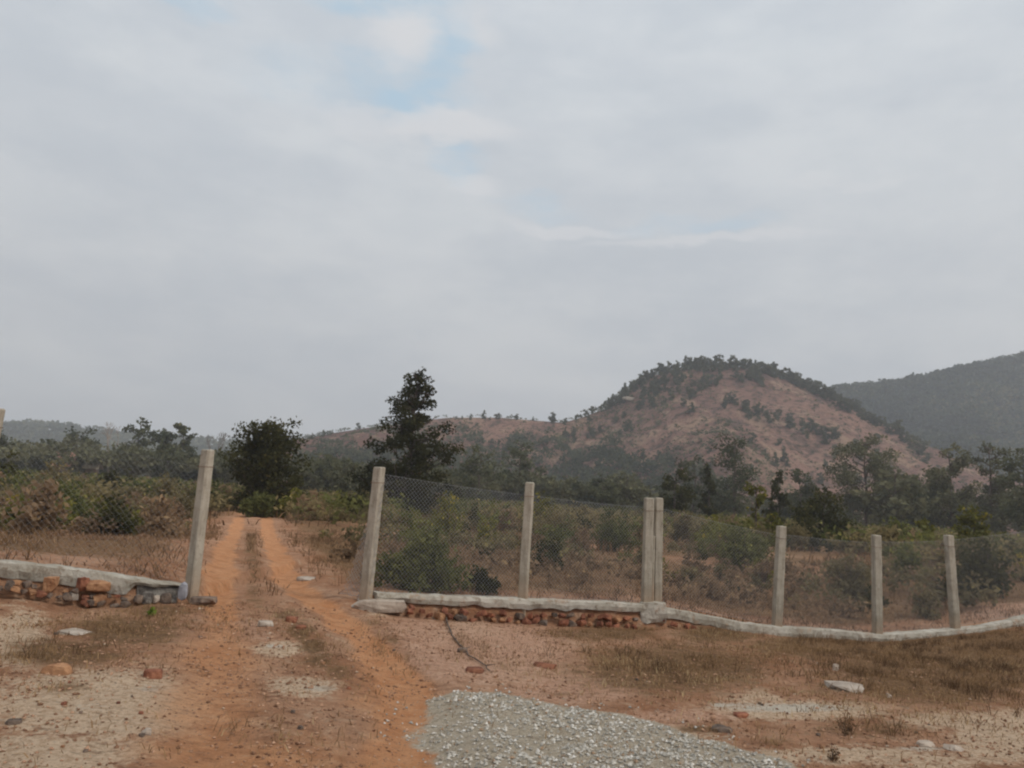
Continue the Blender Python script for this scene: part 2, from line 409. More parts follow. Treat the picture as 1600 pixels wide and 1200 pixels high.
# ------------------------------------------------------------------ ground sheet
def axis(lo, f0, f1, hi, step, grow=1.12):
    mid = np.arange(f0, f1 + step, step); r = []; s = step; v = mid[-1]
    while v < hi: s *= grow; v += s; r.append(v)
    l = []; s = step; v = f0
    while v > lo: s *= grow; v -= s; l.append(v)
    return np.array(l[::-1] + list(mid) + r)
gx = axis(-2600, -13, 15, 2600, .075); gy = axis(-400, 2.2, 21, 2600, .075, 1.045)
XX, YY = np.meshgrid(gx, gy); xf, yf = XX.ravel(), YY.ravel()
zf_ = height(xf, yf); V = np.stack([xf, yf, zf_], 1)
ppx, ppy = project(V)
def blobs(L):
    m = np.zeros(len(V))
    for cx, cy, rx, ry, s in L:
        q = ((ppx - cx) / rx) ** 2 + ((ppy - cy) / ry) ** 2
        m = np.maximum(m, s * np.exp(-q * .9))
    return m
SAND = [(150, 1100, 190, 60, .85), (30, 1000, 60, 60, .7), (250, 1120, 90, 45, .7), (60, 1180, 180, 40, .8), (440, 1015, 50, 14, .75), (470, 1072, 70, 20, .7), (590, 960, 60, 8, .4),
        (730, 985, 80, 25, .5), (800, 1050, 120, 30, .45), (640, 1000, 60, 30, .3), (1150, 1060, 90, 16, .4), (1000, 1150, 160, 22, .6), (1320, 1180, 190, 16, .7), (1480, 1125, 120, 20, .6), (760, 1150, 90, 60, .8), (1250, 1110, 170, 18, .75), (1590, 1150, 110, 45, .9), (900, 1010, 90, 25, .3), (1450, 1190, 150, 20, .6), (1180, 1090, 60, 20, .5), (880, 918, 90, 8, .6), (1230, 870, 60, 8, .4)]
PALE = [(1230, 1106, 120, 9, .75), (1320, 1076, 26, 7, .9), (115, 988, 30, 5, .9), (1140, 1102, 60, 6, .6), (430, 1010, 40, 5, .55), (1440, 1170, 60, 8, .55), (690, 965, 30, 8, .6), (140, 1105, 45, 12, .5), (700, 1092, 60, 10, .5), (240, 1075, 50, 10, .5), (70, 1175, 40, 8, .5), (500, 1075, 40, 8, .55), (1300, 1170, 70, 6, .4), (480, 905, 30, 4, .4)]
LITT = [(100, 1020, 110, 26, .8), (200, 985, 130, 30, .75), (100, 1075, 60, 14, .5), (250, 955, 90, 18, .6), (1050, 1045, 170, 45, .85), (1290, 1010, 160, 25, .8), (1470, 1040, 190, 70, .95), (1330, 1075, 100, 22, .6), (950, 990, 120, 14, .7), (1120, 992, 90, 16, .8), (500, 1030, 45, 26, .6), (420, 1155, 60, 26, .55),
        (560, 1070, 40, 20, .5), (230, 1150, 60, 25, .4), (395, 880, 26, 60, .75), (450, 1165, 80, 30, .4), (780, 1040, 40, 14, .35), (1350, 1140, 140, 20, .5), (1560, 1010, 100, 40, .8), (400, 940, 40, 20, .5), (520, 880, 50, 30, .5), (1150, 1180, 60, 14, .5), (740, 1010, 50, 30, .35), (600, 1020, 30, 20, .4), (575, 975, 26, 8, .8), (605, 1000, 24, 9, .85), (630, 1025, 20, 10, .8), (648, 1046, 16, 8, .7), (470, 985, 26, 18, .8), (490, 1010, 24, 16, .8), (530, 1050, 30, 16, .7), (560, 1080, 26, 12, .5), (395, 925, 20, 20, .8), (392, 850, 14, 30, .9), (450, 960, 30, 14, .6), (330, 960, 30, 12, .4), (720, 1000, 16, 16, .5), (880, 1085, 50, 6, .5), (1090, 1140, 50, 8, .6), (1200, 1160, 60, 8, .5)]
sand = blobs(SAND); pale = blobs(PALE); litt = blobs(LITT)
fyv = fence_y(xf); behind = yf > fyv
wob = fbm(xf * 1.3, yf * 1.3, 3, 9) * .3
nearb = (np.abs(xf) < 40) & (yf > 0) & (yf < 75)
d1 = np.full(len(V), 9.); d2 = d1.copy(); gsd = -d1
d1[nearb] = dist_poly(xf[nearb], yf[nearb], rutR); d2[nearb] = dist_poly(xf[nearb], yf[nearb], rutL); gsd[nearb] = grav_sd(xf[nearb], yf[nearb])
wR = .30 + .06 * np.clip(8 - yf, 0, 4); wL = .27 + .10 * np.clip(9 - yf, 0, 4)
rut = np.maximum(1.05 * np.exp(-((d1 + wob) / wR) ** 2), np.where(yf > fyv - 1.5, 1., .6) * np.exp(-((d2 + wob) / wL) ** 2))
fld = sstep(.2, 2.5, yf - fyv) * (1 - np.exp(-(np.minimum(d1, d2) / 1.1) ** 2)) * (.68 + 1.2 * fbm(xf * .25, yf * .25, 4, 77))
litt = np.where(behind, np.clip(np.maximum(fld, litt * .7), 0, 1), litt)
litt = np.maximum(litt, .8 * sstep(30, 60, yf)); litt *= 1 - np.clip(rut, 0, 1)
RB = [(335, 1030, 100, 70, .75), (420, 1180, 190, 60, .7), (300, 1150, 60, 50, .6), (570, 1070, 70, 60, .7), (650, 1150, 60, 70, .8), (350, 960, 40, 30, .6), (500, 950, 60, 20, .5)]
rb = blobs(RB); rut = np.where(behind, rut, np.maximum(rut, rb * (1 - .8 * litt) * (1 - .6 * sand)))
stone = sstep(-.28, .32, gsd + fbm(xf * 2.5, yf * 2.5, 3, 15) * .5)
pink = blobs([(760, 1020, 160, 60, .85), (900, 1075, 120, 26, .9), (650, 985, 90, 30, .6), (380, 985, 110, 35, .5), (1060, 1120, 120, 16, .7), (1130, 975, 90, 9, .5), (880, 905, 120, 14, .7), (1480, 945, 140, 16, .9), (1290, 940, 90, 16, .5), (130, 870, 130, 22, .45), (1560, 950, 90, 20, .9)])
attrs = {'pink': pink, 'sand': sand, 'pale': pale, 'litter': litt, 'rut': np.clip(rut, 0, 1), 'stone': stone * (1 - .4 * np.exp(-(((ppx - 770) / 60) ** 2 + ((ppy - 1140) / 40) ** 2)))}
e = .03
nx = -(height(xf + e, yf) - height(xf - e, yf)) / (2 * e); ny = -(height(xf, yf + e) - height(xf, yf - e)) / (2 * e)
nrm = np.stack([nx, ny, np.ones_like(nx)], 1); nrm /= np.linalg.norm(nrm, axis=1)[:, None]
nX, nY = len(gx), len(gy)
I = np.arange(nX * nY).reshape(nY, nX)
Q = np.stack([I[:-1, :-1], I[:-1, 1:], I[1:, 1:], I[1:, :-1]], -1).reshape(-1, 4)
tv = ((np.minimum(d1, d2) + wob * .5 < .42 + .05 * np.clip(9 - yf, 0, 5)) & (yf < 46) & (yf > 1)) | ((yf < fyv) & (np.minimum(d1, d2) < .55) & (yf > 1))
isT = tv[Q].sum(1) >= 2
isG = (gsd[Q].mean(1) > -.02) & ~isT
def sub(q, name):
    u, inv = np.unique(q, return_inverse=True)
    return mesh(name, V[u], inv.reshape(q.shape), {k: a[u] for k, a in attrs.items()}, True, [m_ground], normals=nrm[u])
add('ground', sub(Q[~isT], 'ground'), kind='structure')
add('dirt_track', sub(Q[isT], 'dirt_track'), kind='structure')

# hills
def hillmesh(name, fn, x0, x1, y0, y1, st, mat):
    a, b_ = np.meshgrid(np.arange(x0, x1, st), np.arange(y0, y1, st)); x, y = a.ravel(), b_.ravel(); z = fn(x, y)
    nY_, nX_ = a.shape; I = np.arange(nX_ * nY_).reshape(nY_, nX_)
    q = np.stack([I[:-1, :-1], I[:-1, 1:], I[1:, 1:], I[1:, :-1]], -1).reshape(-1, 4)
    q = q[(z[q] > -2.5).any(1)]; u, inv = np.unique(q, return_inverse=True)
    return add(name, mesh(name, np.stack([x, y, z], 1)[u], inv.reshape(q.shape), None, True, [mat]), kind='structure')
hillmesh('hill', hill1, -160, 300, 170, 690, 4, m_hill)
hillmesh('forested_hill', hill2, 150, 1100, 480, 1050, 10, m_forest)
hillmesh('distant_ridge', hill3, -1100, 50, 690, 1300, 14, m_forest)

# ------------------------------------------------------------------ vegetation generators
def leaves(rng, centers, size, aspect=1.6, up=.25, droop=0):
    """one bent leaf (two quads -> here one rhombus quad) at every centre"""
    n = len(centers)
    a = rng.normal(size=(n, 3)); a /= np.linalg.norm(a, axis=1)[:, None]; a[:, 2] -= droop; a /= np.linalg.norm(a, axis=1)[:, None]
    r = rng.normal(size=(n, 3)); r[:, 2] += up; b_ = np.cross(a, r); b_ /= np.linalg.norm(b_, axis=1)[:, None] + 1e-9
    s = size * rng.uniform(.6, 1.35, n)[:, None]
    V = np.stack([centers - a * s * aspect / 2, centers + b_ * s / 2, centers + a * s * aspect / 2, centers - b_ * s / 2], 1).reshape(-1, 3)
    return V, np.arange(4 * n).reshape(n, 4)
def tubes(paths, sides=5):
    """paths: list of (pts (k,3), radii (k))"""
    Vs, Fs, o = [], [], 0
    ang = np.linspace(0, 2 * math.pi, sides, endpoint=False)
    for P_, r_ in paths:
        P_ = np.asarray(P_, float); k = len(P_)
        T = np.gradient(P_, axis=0); T /= np.linalg.norm(T, axis=1)[:, None] + 1e-9
        ref = np.where(np.abs(T[:, 2:3]) > .9, np.array([[1., 0, 0]]), np.array([[0, 0, 1.]]))
        A = np.cross(T, ref); A /= np.linalg.norm(A, axis=1)[:, None] + 1e-9; B = np.cross(T, A)
        ring = P_[:, None] + np.asarray(r_)[:, None, None] * (np.cos(ang)[None, :, None] * A[:, None] + np.sin(ang)[None, :, None] * B[:, None])
        Vs.append(ring.reshape(-1, 3)); i = np.arange(k * sides).reshape(k, sides) + o
        Fs.append(np.stack([i[:-1], np.roll(i[:-1], -1, 1), np.roll(i[1:], -1, 1), i[1:]], -1).reshape(-1, 4)); o += k * sides
    return np.concatenate(Vs), np.concatenate(Fs)
def tree_mesh(rng, h, w, base, shape, n, ls, clump=.16, lean=0, limbs=16, gaps=0.0, tr=.02, u0=.35):
    """returns trunk(V,F), crown(V,F,tint). shape(t)->relative radius 0..1, t=0 at crown base. Leaf clumps sit on limb ends"""
    ks = 7; tz = np.linspace(0, h * .94, ks)
    cx = np.cumsum(rng.normal(0, .012 * h, ks)) + lean * tz; cy = np.cumsum(rng.normal(0, .012 * h, ks)); cx -= cx[0]; cy -= cy[0]
    trunk = np.stack([cx, cy, tz], 1); paths = [(trunk, tr * h * (1 - .85 * np.linspace(0, 1, ks)) + .01)]
    C = []; Rr = []
    for i in range(limbs):
        t = (i + rng.uniform(.2, .8)) / limbs; z = h * (base + (1 - base) * t)
        rad = w / 2 * shape(t) * rng.uniform(.68, 1.05); a = rng.uniform(0, 6.283) if i % 2 else i * 2.4
        z0 = max(z - rad * .5, h * base * .5); p0 = np.array([np.interp(z0, tz, cx), np.interp(z0, tz, cy), z0])
        p1 = np.array([np.interp(z, tz, cx) + rad * math.cos(a), np.interp(z, tz, cy) + rad * math.sin(a), z])
        pm = (p0 + p1) / 2 + rng.normal(0, .05 * w, 3); paths.append((np.array([p0, pm, p1]), np.array([.010, .007, .003]) * h * .8))
        k = max(2, int(3 + 3 * shape(t)))
        for j in range(k):
            u = rng.uniform(u0, 1.08); c = p0 + (p1 - p0) * u + rng.normal(0, .05 * w, 3)
            C.append(c); Rr.append(clump * w * rng.uniform(.55, 1.25) * (.55 + .45 * shape(t)))
    C = np.array(C); Rr = np.array(Rr)
    keep = rng.uniform(size=len(C)) > gaps; C, Rr = C[keep], Rr[keep]
    pr = Rr ** 2 / (Rr ** 2).sum(); idx = rng.choice(len(C), n, p=pr)
    g = rng.normal(size=(n, 3)); g /= np.linalg.norm(g, axis=1)[:, None]; rr = rng.uniform(0, 1, n) ** .45
    P_ = C[idx] + g * (Rr[idx] * rr)[:, None] * np.array([1, 1, .75])
    Vl, Fl = leaves(rng, P_, ls)
    ct = rng.uniform(0, 1, len(C))
    tint = np.clip(.55 * ct[idx] + .45 * rng.uniform(0, 1, n), 0, 1)
    return tubes(paths), (Vl, Fl, np.repeat(tint, 4))
def dome(t): return math.sqrt(max(0, 1 - (2 * t - 1) ** 2)) ** .8 + .05
def cone(t): return (1 - t) ** .75 * .95 + .06 if t > .12 else .6 + 3 * t
def ragged(t): return float(np.interp(t, [0, .15, .35, .5, .62, .8, .92, 1], [.85, 1., .95, .78, .60, .50, .34, .14]))
def roundish(t): return float(np.interp(t, [0, .2, .5, .75, .9, 1], [.75, .95, 1., .95, .85, .7]))
def wide(t): return min(1, .55 + 1.1 * t) * math.sqrt(max(0.05, 1 - max(0, t - .35) ** 2 / .45))
def column(t): return .75 + .25 * math.sin(t * 9)
def shrubdome(t): return math.sqrt(max(0, 1 - t ** 2)) + .05

def make_tree(name, seed, h, w, base, shape, n, ls, mat, bark=m_bark, root=None, **kw):
    rng = np.random.default_rng(seed)
    (tv_, tf_), (lv, lf, ti) = tree_mesh(rng, h, w, base, shape, n, ls, **kw)
    o = root or add(name, None); o.empty_display_size = .2
    add('trunk', mesh(name + '_trunk', tv_, tf_, None, True, [bark]), o)
    add('crown', mesh(name + '_crown', lv, lf, {'tint': ti}, False, [mat]), o)
    return o
def one_mesh_tree(name, seed, h, w, base, shape, n, ls, mat, bark=m_bark, **kw):
    rng = np.random.default_rng(seed)
    (tv_, tf_), (lv, lf, ti) = tree_mesh(rng, h, w, base, shape, n, ls, **kw)
    return mesh(name, np.concatenate([lv, tv_]), [lf, tf_ + len(lv)], {'tint': np.r_[ti, np.zeros(len(tv_))]}, False, [mat, bark], np.r_[np.zeros(len(lf)), np.ones(len(tf_))])
def make_shrub(name, seed, h, w, n, ls, mat, base=.05, stems=True, shape=shrubdome, **kw):
    rng = np.random.default_rng(seed)
    o = add(name, None); o.empty_display_size = .2
    # several stems from the root fanning out, clumps along them
    paths, C, Rr = [], [], []
    for i in range(kw.get('limbs', 15)):
        t = rng.uniform(.15, 1); a = rng.uniform(0, 6.283); rad = w / 2 * shape(t) * rng.uniform(.3, 1)
        p1 = np.array([rad * math.cos(a), rad * math.sin(a), h * t * .92]); p0 = rng.normal(0, .05 * w, 3); p0[2] = -.05
        pm = p0 * .4 + p1 * .6 * np.array([.8, .8, 1.15]); paths.append((np.array([p0, pm, p1]), np.array([.012, .008, .004]) * max(h, .3)))
        for u in rng.uniform(.35, 1.05, 4):
            C.append(p0 + (p1 - p0) * u + rng.normal(0, .06 * w, 3)); Rr.append(.17 * w * rng.uniform(.5, 1.2))
    C = np.array(C); Rr = np.array(Rr); C[:, 2] = np.maximum(C[:, 2], .06 * h)
    pr = Rr ** 2 / (Rr ** 2).sum(); idx = rng.choice(len(C), n, p=pr)
    g = rng.normal(size=(n, 3)); g /= np.linalg.norm(g, axis=1)[:, None]
    P_ = C[idx] + g * (Rr[idx] * rng.uniform(0, 1, n) ** .4)[:, None]; P_[:, 2] = np.abs(P_[:, 2]) + .01
    Vl, Fl = leaves(rng, P_, ls, 1.8)
    ct = rng.uniform(0, 1, len(C)); ti = np.clip(.5 * ct[idx] + .5 * rng.uniform(0, 1, n), 0, 1)
    tv_, tf_ = tubes(paths, 4)
    add('stem', mesh(name + '_stem', tv_, tf_, None, True, [m_bark]), o)
    add('foliage', mesh(name + '_foliage', Vl, Fl, {'tint': np.repeat(ti, 4)}, False, [mat]), o)
    return o
def flat_shrub(name, seed, h, w, n, ls, mat):
    o = make_shrub('tmp', seed, h, w, n, ls, mat)
    ch = list(o.children); vs, fs, mi, ti = [], [], [], []; off = 0
    for c in ch:
        m = c.data; v = np.zeros(len(m.vertices) * 3, np.float32); m.vertices.foreach_get('co', v); v = v.reshape(-1, 3)
        f = np.zeros(len(m.loops), np.int32); m.loops.foreach_get('vertex_index', f); f = f.reshape(-1, 4)
        vs.append(v); fs.append(f + off); off += len(v); leaf = 'foliage' in c.name
        mi += [0 if leaf else 1] * len(f)
        t = np.zeros(len(v), np.float32)
        if leaf: m.attributes['tint'].data.foreach_get('value', t)
        ti.append(t)
    r = mesh(name, np.concatenate(vs), np.concatenate(fs), {'tint': np.concatenate(ti)}, False, [mat, m_bark], mi)
    for c in ch + [o]: bpy.data.objects.remove(c)
    return r

# ------------------------------------------------------------------ plinths
def sweep(name, pts, thick, bottoms, mat, seed, parent=None, **kw):
    """concrete strip whose top follows pts (on the fence line) with ragged front foot"""
    rng = np.random.default_rng(seed)
    pts = np.array(pts); seg = np.r_[0, np.cumsum(np.linalg.norm(np.diff(pts, axis=0), axis=1))]
    n = int(seg[-1] / .045); s = np.linspace(0, seg[-1], n)
    c = np.stack([np.interp(s, seg, pts[:, k]) for k in range(3)], 1)
    for k in (0, 1, 2): c[:, k] = np.convolve(np.pad(c[:, k], 4, 'edge'), np.ones(9) / 9, 'valid')
    bz = np.interp(s, seg, bottoms) + fbm(s * 4, s * 0 + seed, 3, seed) * .07
    T = np.gradient(c, axis=0); T[:, 2] = 0; T /= np.linalg.norm(T, axis=1)[:, None]; Nn = np.stack([T[:, 1], -T[:, 0], T[:, 2]], 1)  # towards camera side
    w = thick / 2; j = lambda a, o: (fbm(s * 6 + o, s * 0 + o * 3.1, 4, seed + o) * a)[:, None]
    up = np.array([[0, 0, 1.]])
    dn = lambda z: np.stack([c[:, 0] * 0, c[:, 1] * 0, z - c[:, 2]], 1)
    prof_ = [c - Nn * w + dn(c[:, 2] - .5), c - Nn * w - up * .02 + j(.03, 1) * Nn, c - Nn * (w - .02) + j(.035, 2) * up, c + Nn * (w - .02) + j(.035, 3) * up,
             c + Nn * w - up * .018 + j(.045, 4) * Nn, c + Nn * (w + .012) + dn((bz + c[:, 2]) / 2) + j(.04, 5) * Nn, c + Nn * (w - .01) + dn(bz) + j(.05, 6) * Nn, c + Nn * (w - .13) + dn(bz + .005), c + Nn * (w - .13) + dn(c[:, 2] - .6)]
    k = len(prof_); Vv = np.stack(prof_, 1).reshape(-1, 3); I = np.arange(n * k).reshape(n, k)
    q = np.stack([I[:-1, :-1], I[:-1, 1:], I[1:, 1:], I[1:, :-1]], -1).reshape(-1, 4)
    caps = [I[0][::-1][None], I[-1][None]]
    o = add(name, mesh(name, Vv, [q] + caps, None, False, [mat]), parent, **kw)
    return o
def px_pts(L): return [at(a, b, dep(a)) for a, b in L]
botL = [at(a, b, dep(a))[2] for a, b in [(-200, 890), (0, 897), (60, 905), (140, 918), (210, 926), (292, 932)]]
extL = np.array([[-20, at(-200, 860, 8.4)[1] - 7, at(-200, 860, 8.4)[2]]])
zt = lambda a, d: at(a, float(np.interp(a, [p[0] for p in TOP_L], [p[1] for p in TOP_L])) + d, dep(a))[2]
sweep('concrete_plinth', np.vstack([extL, px_pts(TOP_L[:4]), px_pts([(200, 901), (212, 903), (292, 912)])]), .24, [botL[0]] + botL[:4] + [zt(200, 25), zt(212, 9), zt(292, 7)], m_plinth, 3,
      label='pale concrete plinth strip left of the gap, running out of the left edge', cat='plinth')
o = sweep('rubble_footing', px_pts([(208, 910), (250, 914), (296, 920)]), .16, [at(a, 938, dep(a))[2] - .05 for a in (206, 250, 296)], m_rough, 4,
          label='dark rough stone footing between the left plinth and the left gate post', cat='footing')
botR = [at(a, b, dep(a))[2] for a, b in [(580, 936), (700, 944), (830, 950), (960, 953), (1010, 956), (1100, 976), (1160, 990), (1210, 996), (1300, 998), (1370, 1004), (1450, 999), (1530, 990), (1570, 983), (1600, 976), (1750, 960)]]
sweep('concrete_plinth', np.vstack([px_pts(TOP_R), [[22, 25.5, at(1750, 940, dep(1750))[2] + .1]]]), .24, botR + [botR[-1]], m_plinth, 5,
      label='long curving pale concrete plinth under the wire fence right of the gap', cat='plinth')

# ------------------------------------------------------------------ posts and wire
def post_mesh(name, base, top, wpx_w, rz, seed):
    """square tapering precast post from base to top (world), local origin at base"""
    rng = np.random.default_rng(seed); b = np.array(base); t = np.array(top); n = 22
    V = []; F = []
    cs = .016
    for i in range(n):
        u = i / (n - 1); c = (t - b) * u; w = wpx_w / 2 * (1.03 - .06 * u)
        prof8 = [(-w + cs, -w), (w - cs, -w), (w, -w + cs), (w, w - cs), (w - cs, w), (-w + cs, w), (-w, w - cs), (-w, -w + cs)]
        for x, y in prof8:
            x += rng.normal(0, .0018); y += rng.normal(0, .0018)
            V.append((c[0] + x * math.cos(rz) - y * math.sin(rz), c[1] + x * math.sin(rz) + y * math.cos(rz), c[2]))
    for i in range(n - 1):
        for k in range(8): F.append((i * 8 + k, i * 8 + (k + 1) % 8, i * 8 + 8 + (k + 1) % 8, i * 8 + 8 + k))
    nt_ = len(V); c = t - b
    for k in range(8):
        v = np.array(V[(n - 1) * 8 + k]); V.append(tuple(c + (v - c) * .82 + (0, 0, .014 + rng.normal(0, .003))))
    for k in range(8): F.append(((n - 1) * 8 + k, (n - 1) * 8 + (k + 1) % 8, nt_ + (k + 1) % 8, nt_ + k))
    return mesh(name, V, [np.array(F), np.array([[nt_ + k for k in range(8)]])], None, False, [m_conc])
def wires(segs, r):
    """segs (n,2,3) -> triangular prisms"""
    a, b_ = segs[:, 0], segs[:, 1]; T = b_ - a; T /= np.linalg.norm(T, axis=1)[:, None] + 1e-9
    A = np.cross(T, np.array([[.31, .9, .2]])); A /= np.linalg.norm(A, axis=1)[:, None]; B = np.cross(T, A)
    ang = [0, 2.094, 4.189]; ring = [A * math.cos(q) * r + B * math.sin(q) * r for q in ang]
    V = np.stack([a + k for k in ring] + [b_ + k for k in ring], 1).reshape(-1, 3); o = np.arange(len(a))[:, None] * 6
    F = np.concatenate([np.stack([o[:, 0] + k, o[:, 0] + (k + 1) % 3, o[:, 0] + 3 + (k + 1) % 3, o[:, 0] + 3 + k], 1) for k in range(3)])
    return V, F
def chain(BL, BR, TL, TR, sp=.047, r=.00125, sag=.03, seed=0, flap=None):
    BL, BR, TL, TR = map(np.array, (BL, BR, TL, TR)); L = np.linalg.norm(BR - BL); H = (np.linalg.norm(TL - BL) + np.linalg.norm(TR - BR)) / 2
    segs = []; nrm_ = np.cross(BR - BL, (0, 0, 1.)); nrm_ /= np.linalg.norm(nrm_)
    def P(u, v):
        u = np.clip(u / L, 0, 1); v = np.clip(v / H, 0, 1)
        p = ((BL[None] * (1 - u[:, None]) + BR[None] * u[:, None]) * (1 - v[:, None]) + (TL[None] * (1 - u[:, None]) + TR[None] * u[:, None]) * v[:, None])
        w = np.sin(u * math.pi) * (fbm(u * 4 + seed, v * 3, 2, seed) * 4 * sag)
        p = p + nrm_[None] * w[:, None]; p[:, 2] -= np.sin(u * math.pi) * v ** 2 * sag * 1.5
        if flap is not None: p = p + flap(u, v)
        return p
    for sgn in (1, -1):
        for o in np.arange(-H, L + H, sp * 1.414):
            # line u = o + sgn*v
            v = np.linspace(0, H, 14); u = o + (v if sgn > 0 else H - v)
            ok = (u >= -1e-6) & (u <= L + 1e-6)
            if ok.sum() < 2: continue
            p = P(u[ok], v[ok]); segs.append(np.stack([p[:-1], p[1:]], 1))
    for vv in (0.01, H - .005):
        u = np.linspace(0, L, 12); p = P(u, u * 0 + vv); segs.append(np.stack([p[:-1], p[1:]], 1)); 
    return wires(np.concatenate(segs), r)

# (px base, py base(front ground/plinth top), px top, py top, width m, rotation, label)
POSTS = {
 'L': [(-58, 900, -5, 640, .15, -.5, None), (297, 942, 325, 704, .145, -.42, 'leaning grey post beside the dirt track, dark left face')],
 'R': [(570, 948, 593, 731, .15, -.40, 'leaning post at the right side of the track with mesh wrapped on it'),
       (816, 945, 828, 755, .15, -.20, None),
       (1009, 955, 1014, 779, .16, .12, 'left post of the pair standing pressed together'), (1026, 955, 1029, 779, .15, .12, 'right post of the pair standing pressed together'),
       (1213, 990, 1221, 823, .165, .12, None), (1371, 1000, 1369, 837, .165, .10, None), (1493, 990, 1482, 837, .165, .12, None), (1660, 965, 1636, 818, .165, .2, None)]}
fences = {'L': add('wire_fence', None, loc=at(297, 942, dep(297)), label='chain link fence on concrete posts left of the dirt track', cat='fence'),
          'R': add('wire_fence', None, loc=at(570, 948, dep(570)), label='long chain link fence on leaning concrete posts right of the dirt track', cat='fence')}
for o in fences.values(): o.empty_display_size = .3
ends = {'L': [], 'R': []}
for side, L in POSTS.items():
    fo = fences[side]; fl = np.array(fo.location)
    for i, (bx, by, tx, ty, w, rz, lab) in enumerate(L):
        y = dep(bx) + (.02 if side == 'R' and i == 3 else 0); b = at(bx, by, y); t = at(tx, ty, y)
        b0 = b - (t - b) * .12
        p = add('concrete_post', post_mesh('post', b0, t, w, rz, 10 + i), fo, loc=b0 - fl)
        if lab: p['label'] = lab
        # binding wire round the post
        for u in (.90,):
            c = (t - b0) * u; h = w / 2 + .006
            ring = [np.array((sx * h * math.cos(rz) - sy * h * math.sin(rz), sx * h * math.sin(rz) + sy * h * math.cos(rz), .004 * k)) + c for k, (sx, sy) in enumerate([(-1, -1), (1, -1), (1, 1), (-1, 1), (-1, -1)])]
            v, f = tubes([(np.array(ring), np.full(5, .003))], 4)
            add('wire_tie', mesh('tie', v, f, None, False, [m_rust]), p)
        ends[side].append((b, t))
# mortar packed between the pair in its lower two thirds; above it the open joint shows
b, t = ends['R'][2]; b2, t2 = ends['R'][3]
bm_ = (b + b2) / 2 - (0, .062, 0); tm_ = (t + t2) / 2 - (0, .062, 0); tm_ = bm_ + (tm_ - bm_) * .66
add('mortar_fill', post_mesh('mortar_fill', bm_, tm_, .052, .1, 44), fences['R'], loc=bm_ - np.array(fences['R'].location), label='mortar filling the joint between the paired posts')
def spans(side, pairs, lowtop):
    fo = fences[side]; fl = np.array(fo.location)
    for k, (i, j) in enumerate(pairs):
        (b0, t0), (b1, t1) = ends[side][i], ends[side][j]
        out = []
        for (b_, t_), drop in (((b0, t0), lowtop[k][0]), ((b1, t1), lowtop[k][1])):
            x = b_[0]; zt = np.interp(x, BX, BZ) + .06; u0 = (zt - b_[2]) / (t_[2] - b_[2]); off = np.array([0, .085, 0])
            out.append((b_ + (t_ - b_) * max(u0, 0) + off, b_ + (t_ - b_) * (1 - drop) + off))
        v, f = chain(out[0][0], out[1][0], out[0][1], out[1][1], seed=k + (9 if side == 'R' else 0), sp=.047 if side == 'R' else .062, r=.0017 if side == 'R' else .0007, sag=.012)
        add('wire_mesh', mesh('wire_mesh', v - fl, f, None, False, [m_wire]), fo)
spans('L', [(0, 1)], [(.08, .12)])
spans('R', [(0, 1), (1, 2), (3, 4), (4, 5), (5, 6), (6, 7)], [(.04, .10), (.10, .08), (.08, .08), (.07, .07), (.06, .05), (.05, .05)])
# loose end of the netting, pulled back and hanging left of the right gate post
b, t = ends['R'][0]; fl = np.array(fences['R'].location)
v, f = chain(at(530, 928, 12.0), b + (0, .1, .12), b + (t - b) * .80 + (-.02, .10, 0), b + (t - b) * .93 + (.08, .12, 0), sp=.040, r=.0030, seed=33, sag=.06)
add('wire_mesh', mesh('loose_mesh', v - fl, f, None, False, [m_wire]), fences['R'], label='loose end of netting bent back beyond the post')
v, f = chain(b + (-.16, .13, .10), b + (.11, -.12, .10), b + (t - b) * .86 + (-.10, .12, 0), b + (t - b) * .9 + (.13, -.09, 0), sp=.036, r=.0036, seed=35, sag=.04)
add('wire_mesh', mesh('wrapped_mesh', v - fl, f, None, False, [m_wire]), fences['R'], label='netting bundled round the post')
# mortar collar at the foot of the paired posts, slab under the gate post
def rock_mesh(name, seed, sx, sy, sz, mat, blocky=.5, n=3):
    rng = np.random.default_rng(seed); import bmesh
    bm = bmesh.new(); bmesh.ops.create_cube(bm, size=1.0)
    bmesh.ops.subdivide_edges(bm, edges=bm.edges[:], cuts=n, use_grid_fill=True)
    cut = [rng.normal(size=3) for _ in range(5)]; cut = [c / np.linalg.norm(c) for c in cut]; lim = rng.uniform(.38, .55, 5)
    for v in bm.verts:
        p = np.array(v.co); q = p / np.linalg.norm(p) * .56; p = p * blocky + q * (1 - blocky)
        for c, l in zip(cut, lim):
            d = p @ c
            if d > l: p = p - c * (d - l)
        nn = float(fbm(np.array([p[0] * 4 + seed]), np.array([p[1] * 4 + p[2] * 3]), 3, seed)[0])
        p = p * (1 + nn * .22); v.co = (p[0] * sx, p[1] * sy, p[2] * sz)
    bmesh.ops.recalc_face_normals(bm, faces=bm.faces)
    m = bpy.data.meshes.new(name); bm.to_mesh(m); bm.free(); m.materials.append(mat); return m
def rock_at(name, px, py, y, wpx, hpx, mat, seed, label, cat, blocky=.5, dep_k=.8, group=None, rz=None, sink=.25):
    """py = where its foot shows"""
    p = at(px, py, y); w = wpx * y / F; h = hpx * y / F
    o = add(name, rock_mesh(name, seed, w, w * dep_k, h / (1 - sink), mat, blocky), loc=(p[0], p[1] + w * dep_k * .3, p[2] + h / (1 - sink) * (.5 - sink)),
            rz=rz if rz is not None else (seed * 1.7) % 3, label=label, cat=cat, group=group)
    return o
rock_at('mortar_collar', 1019, 966, dep(1019) - .12, 44, 24, m_plinth, 71, 'mortar collar around the foot of the paired posts', 'footing', .7, .8, rz=.1)
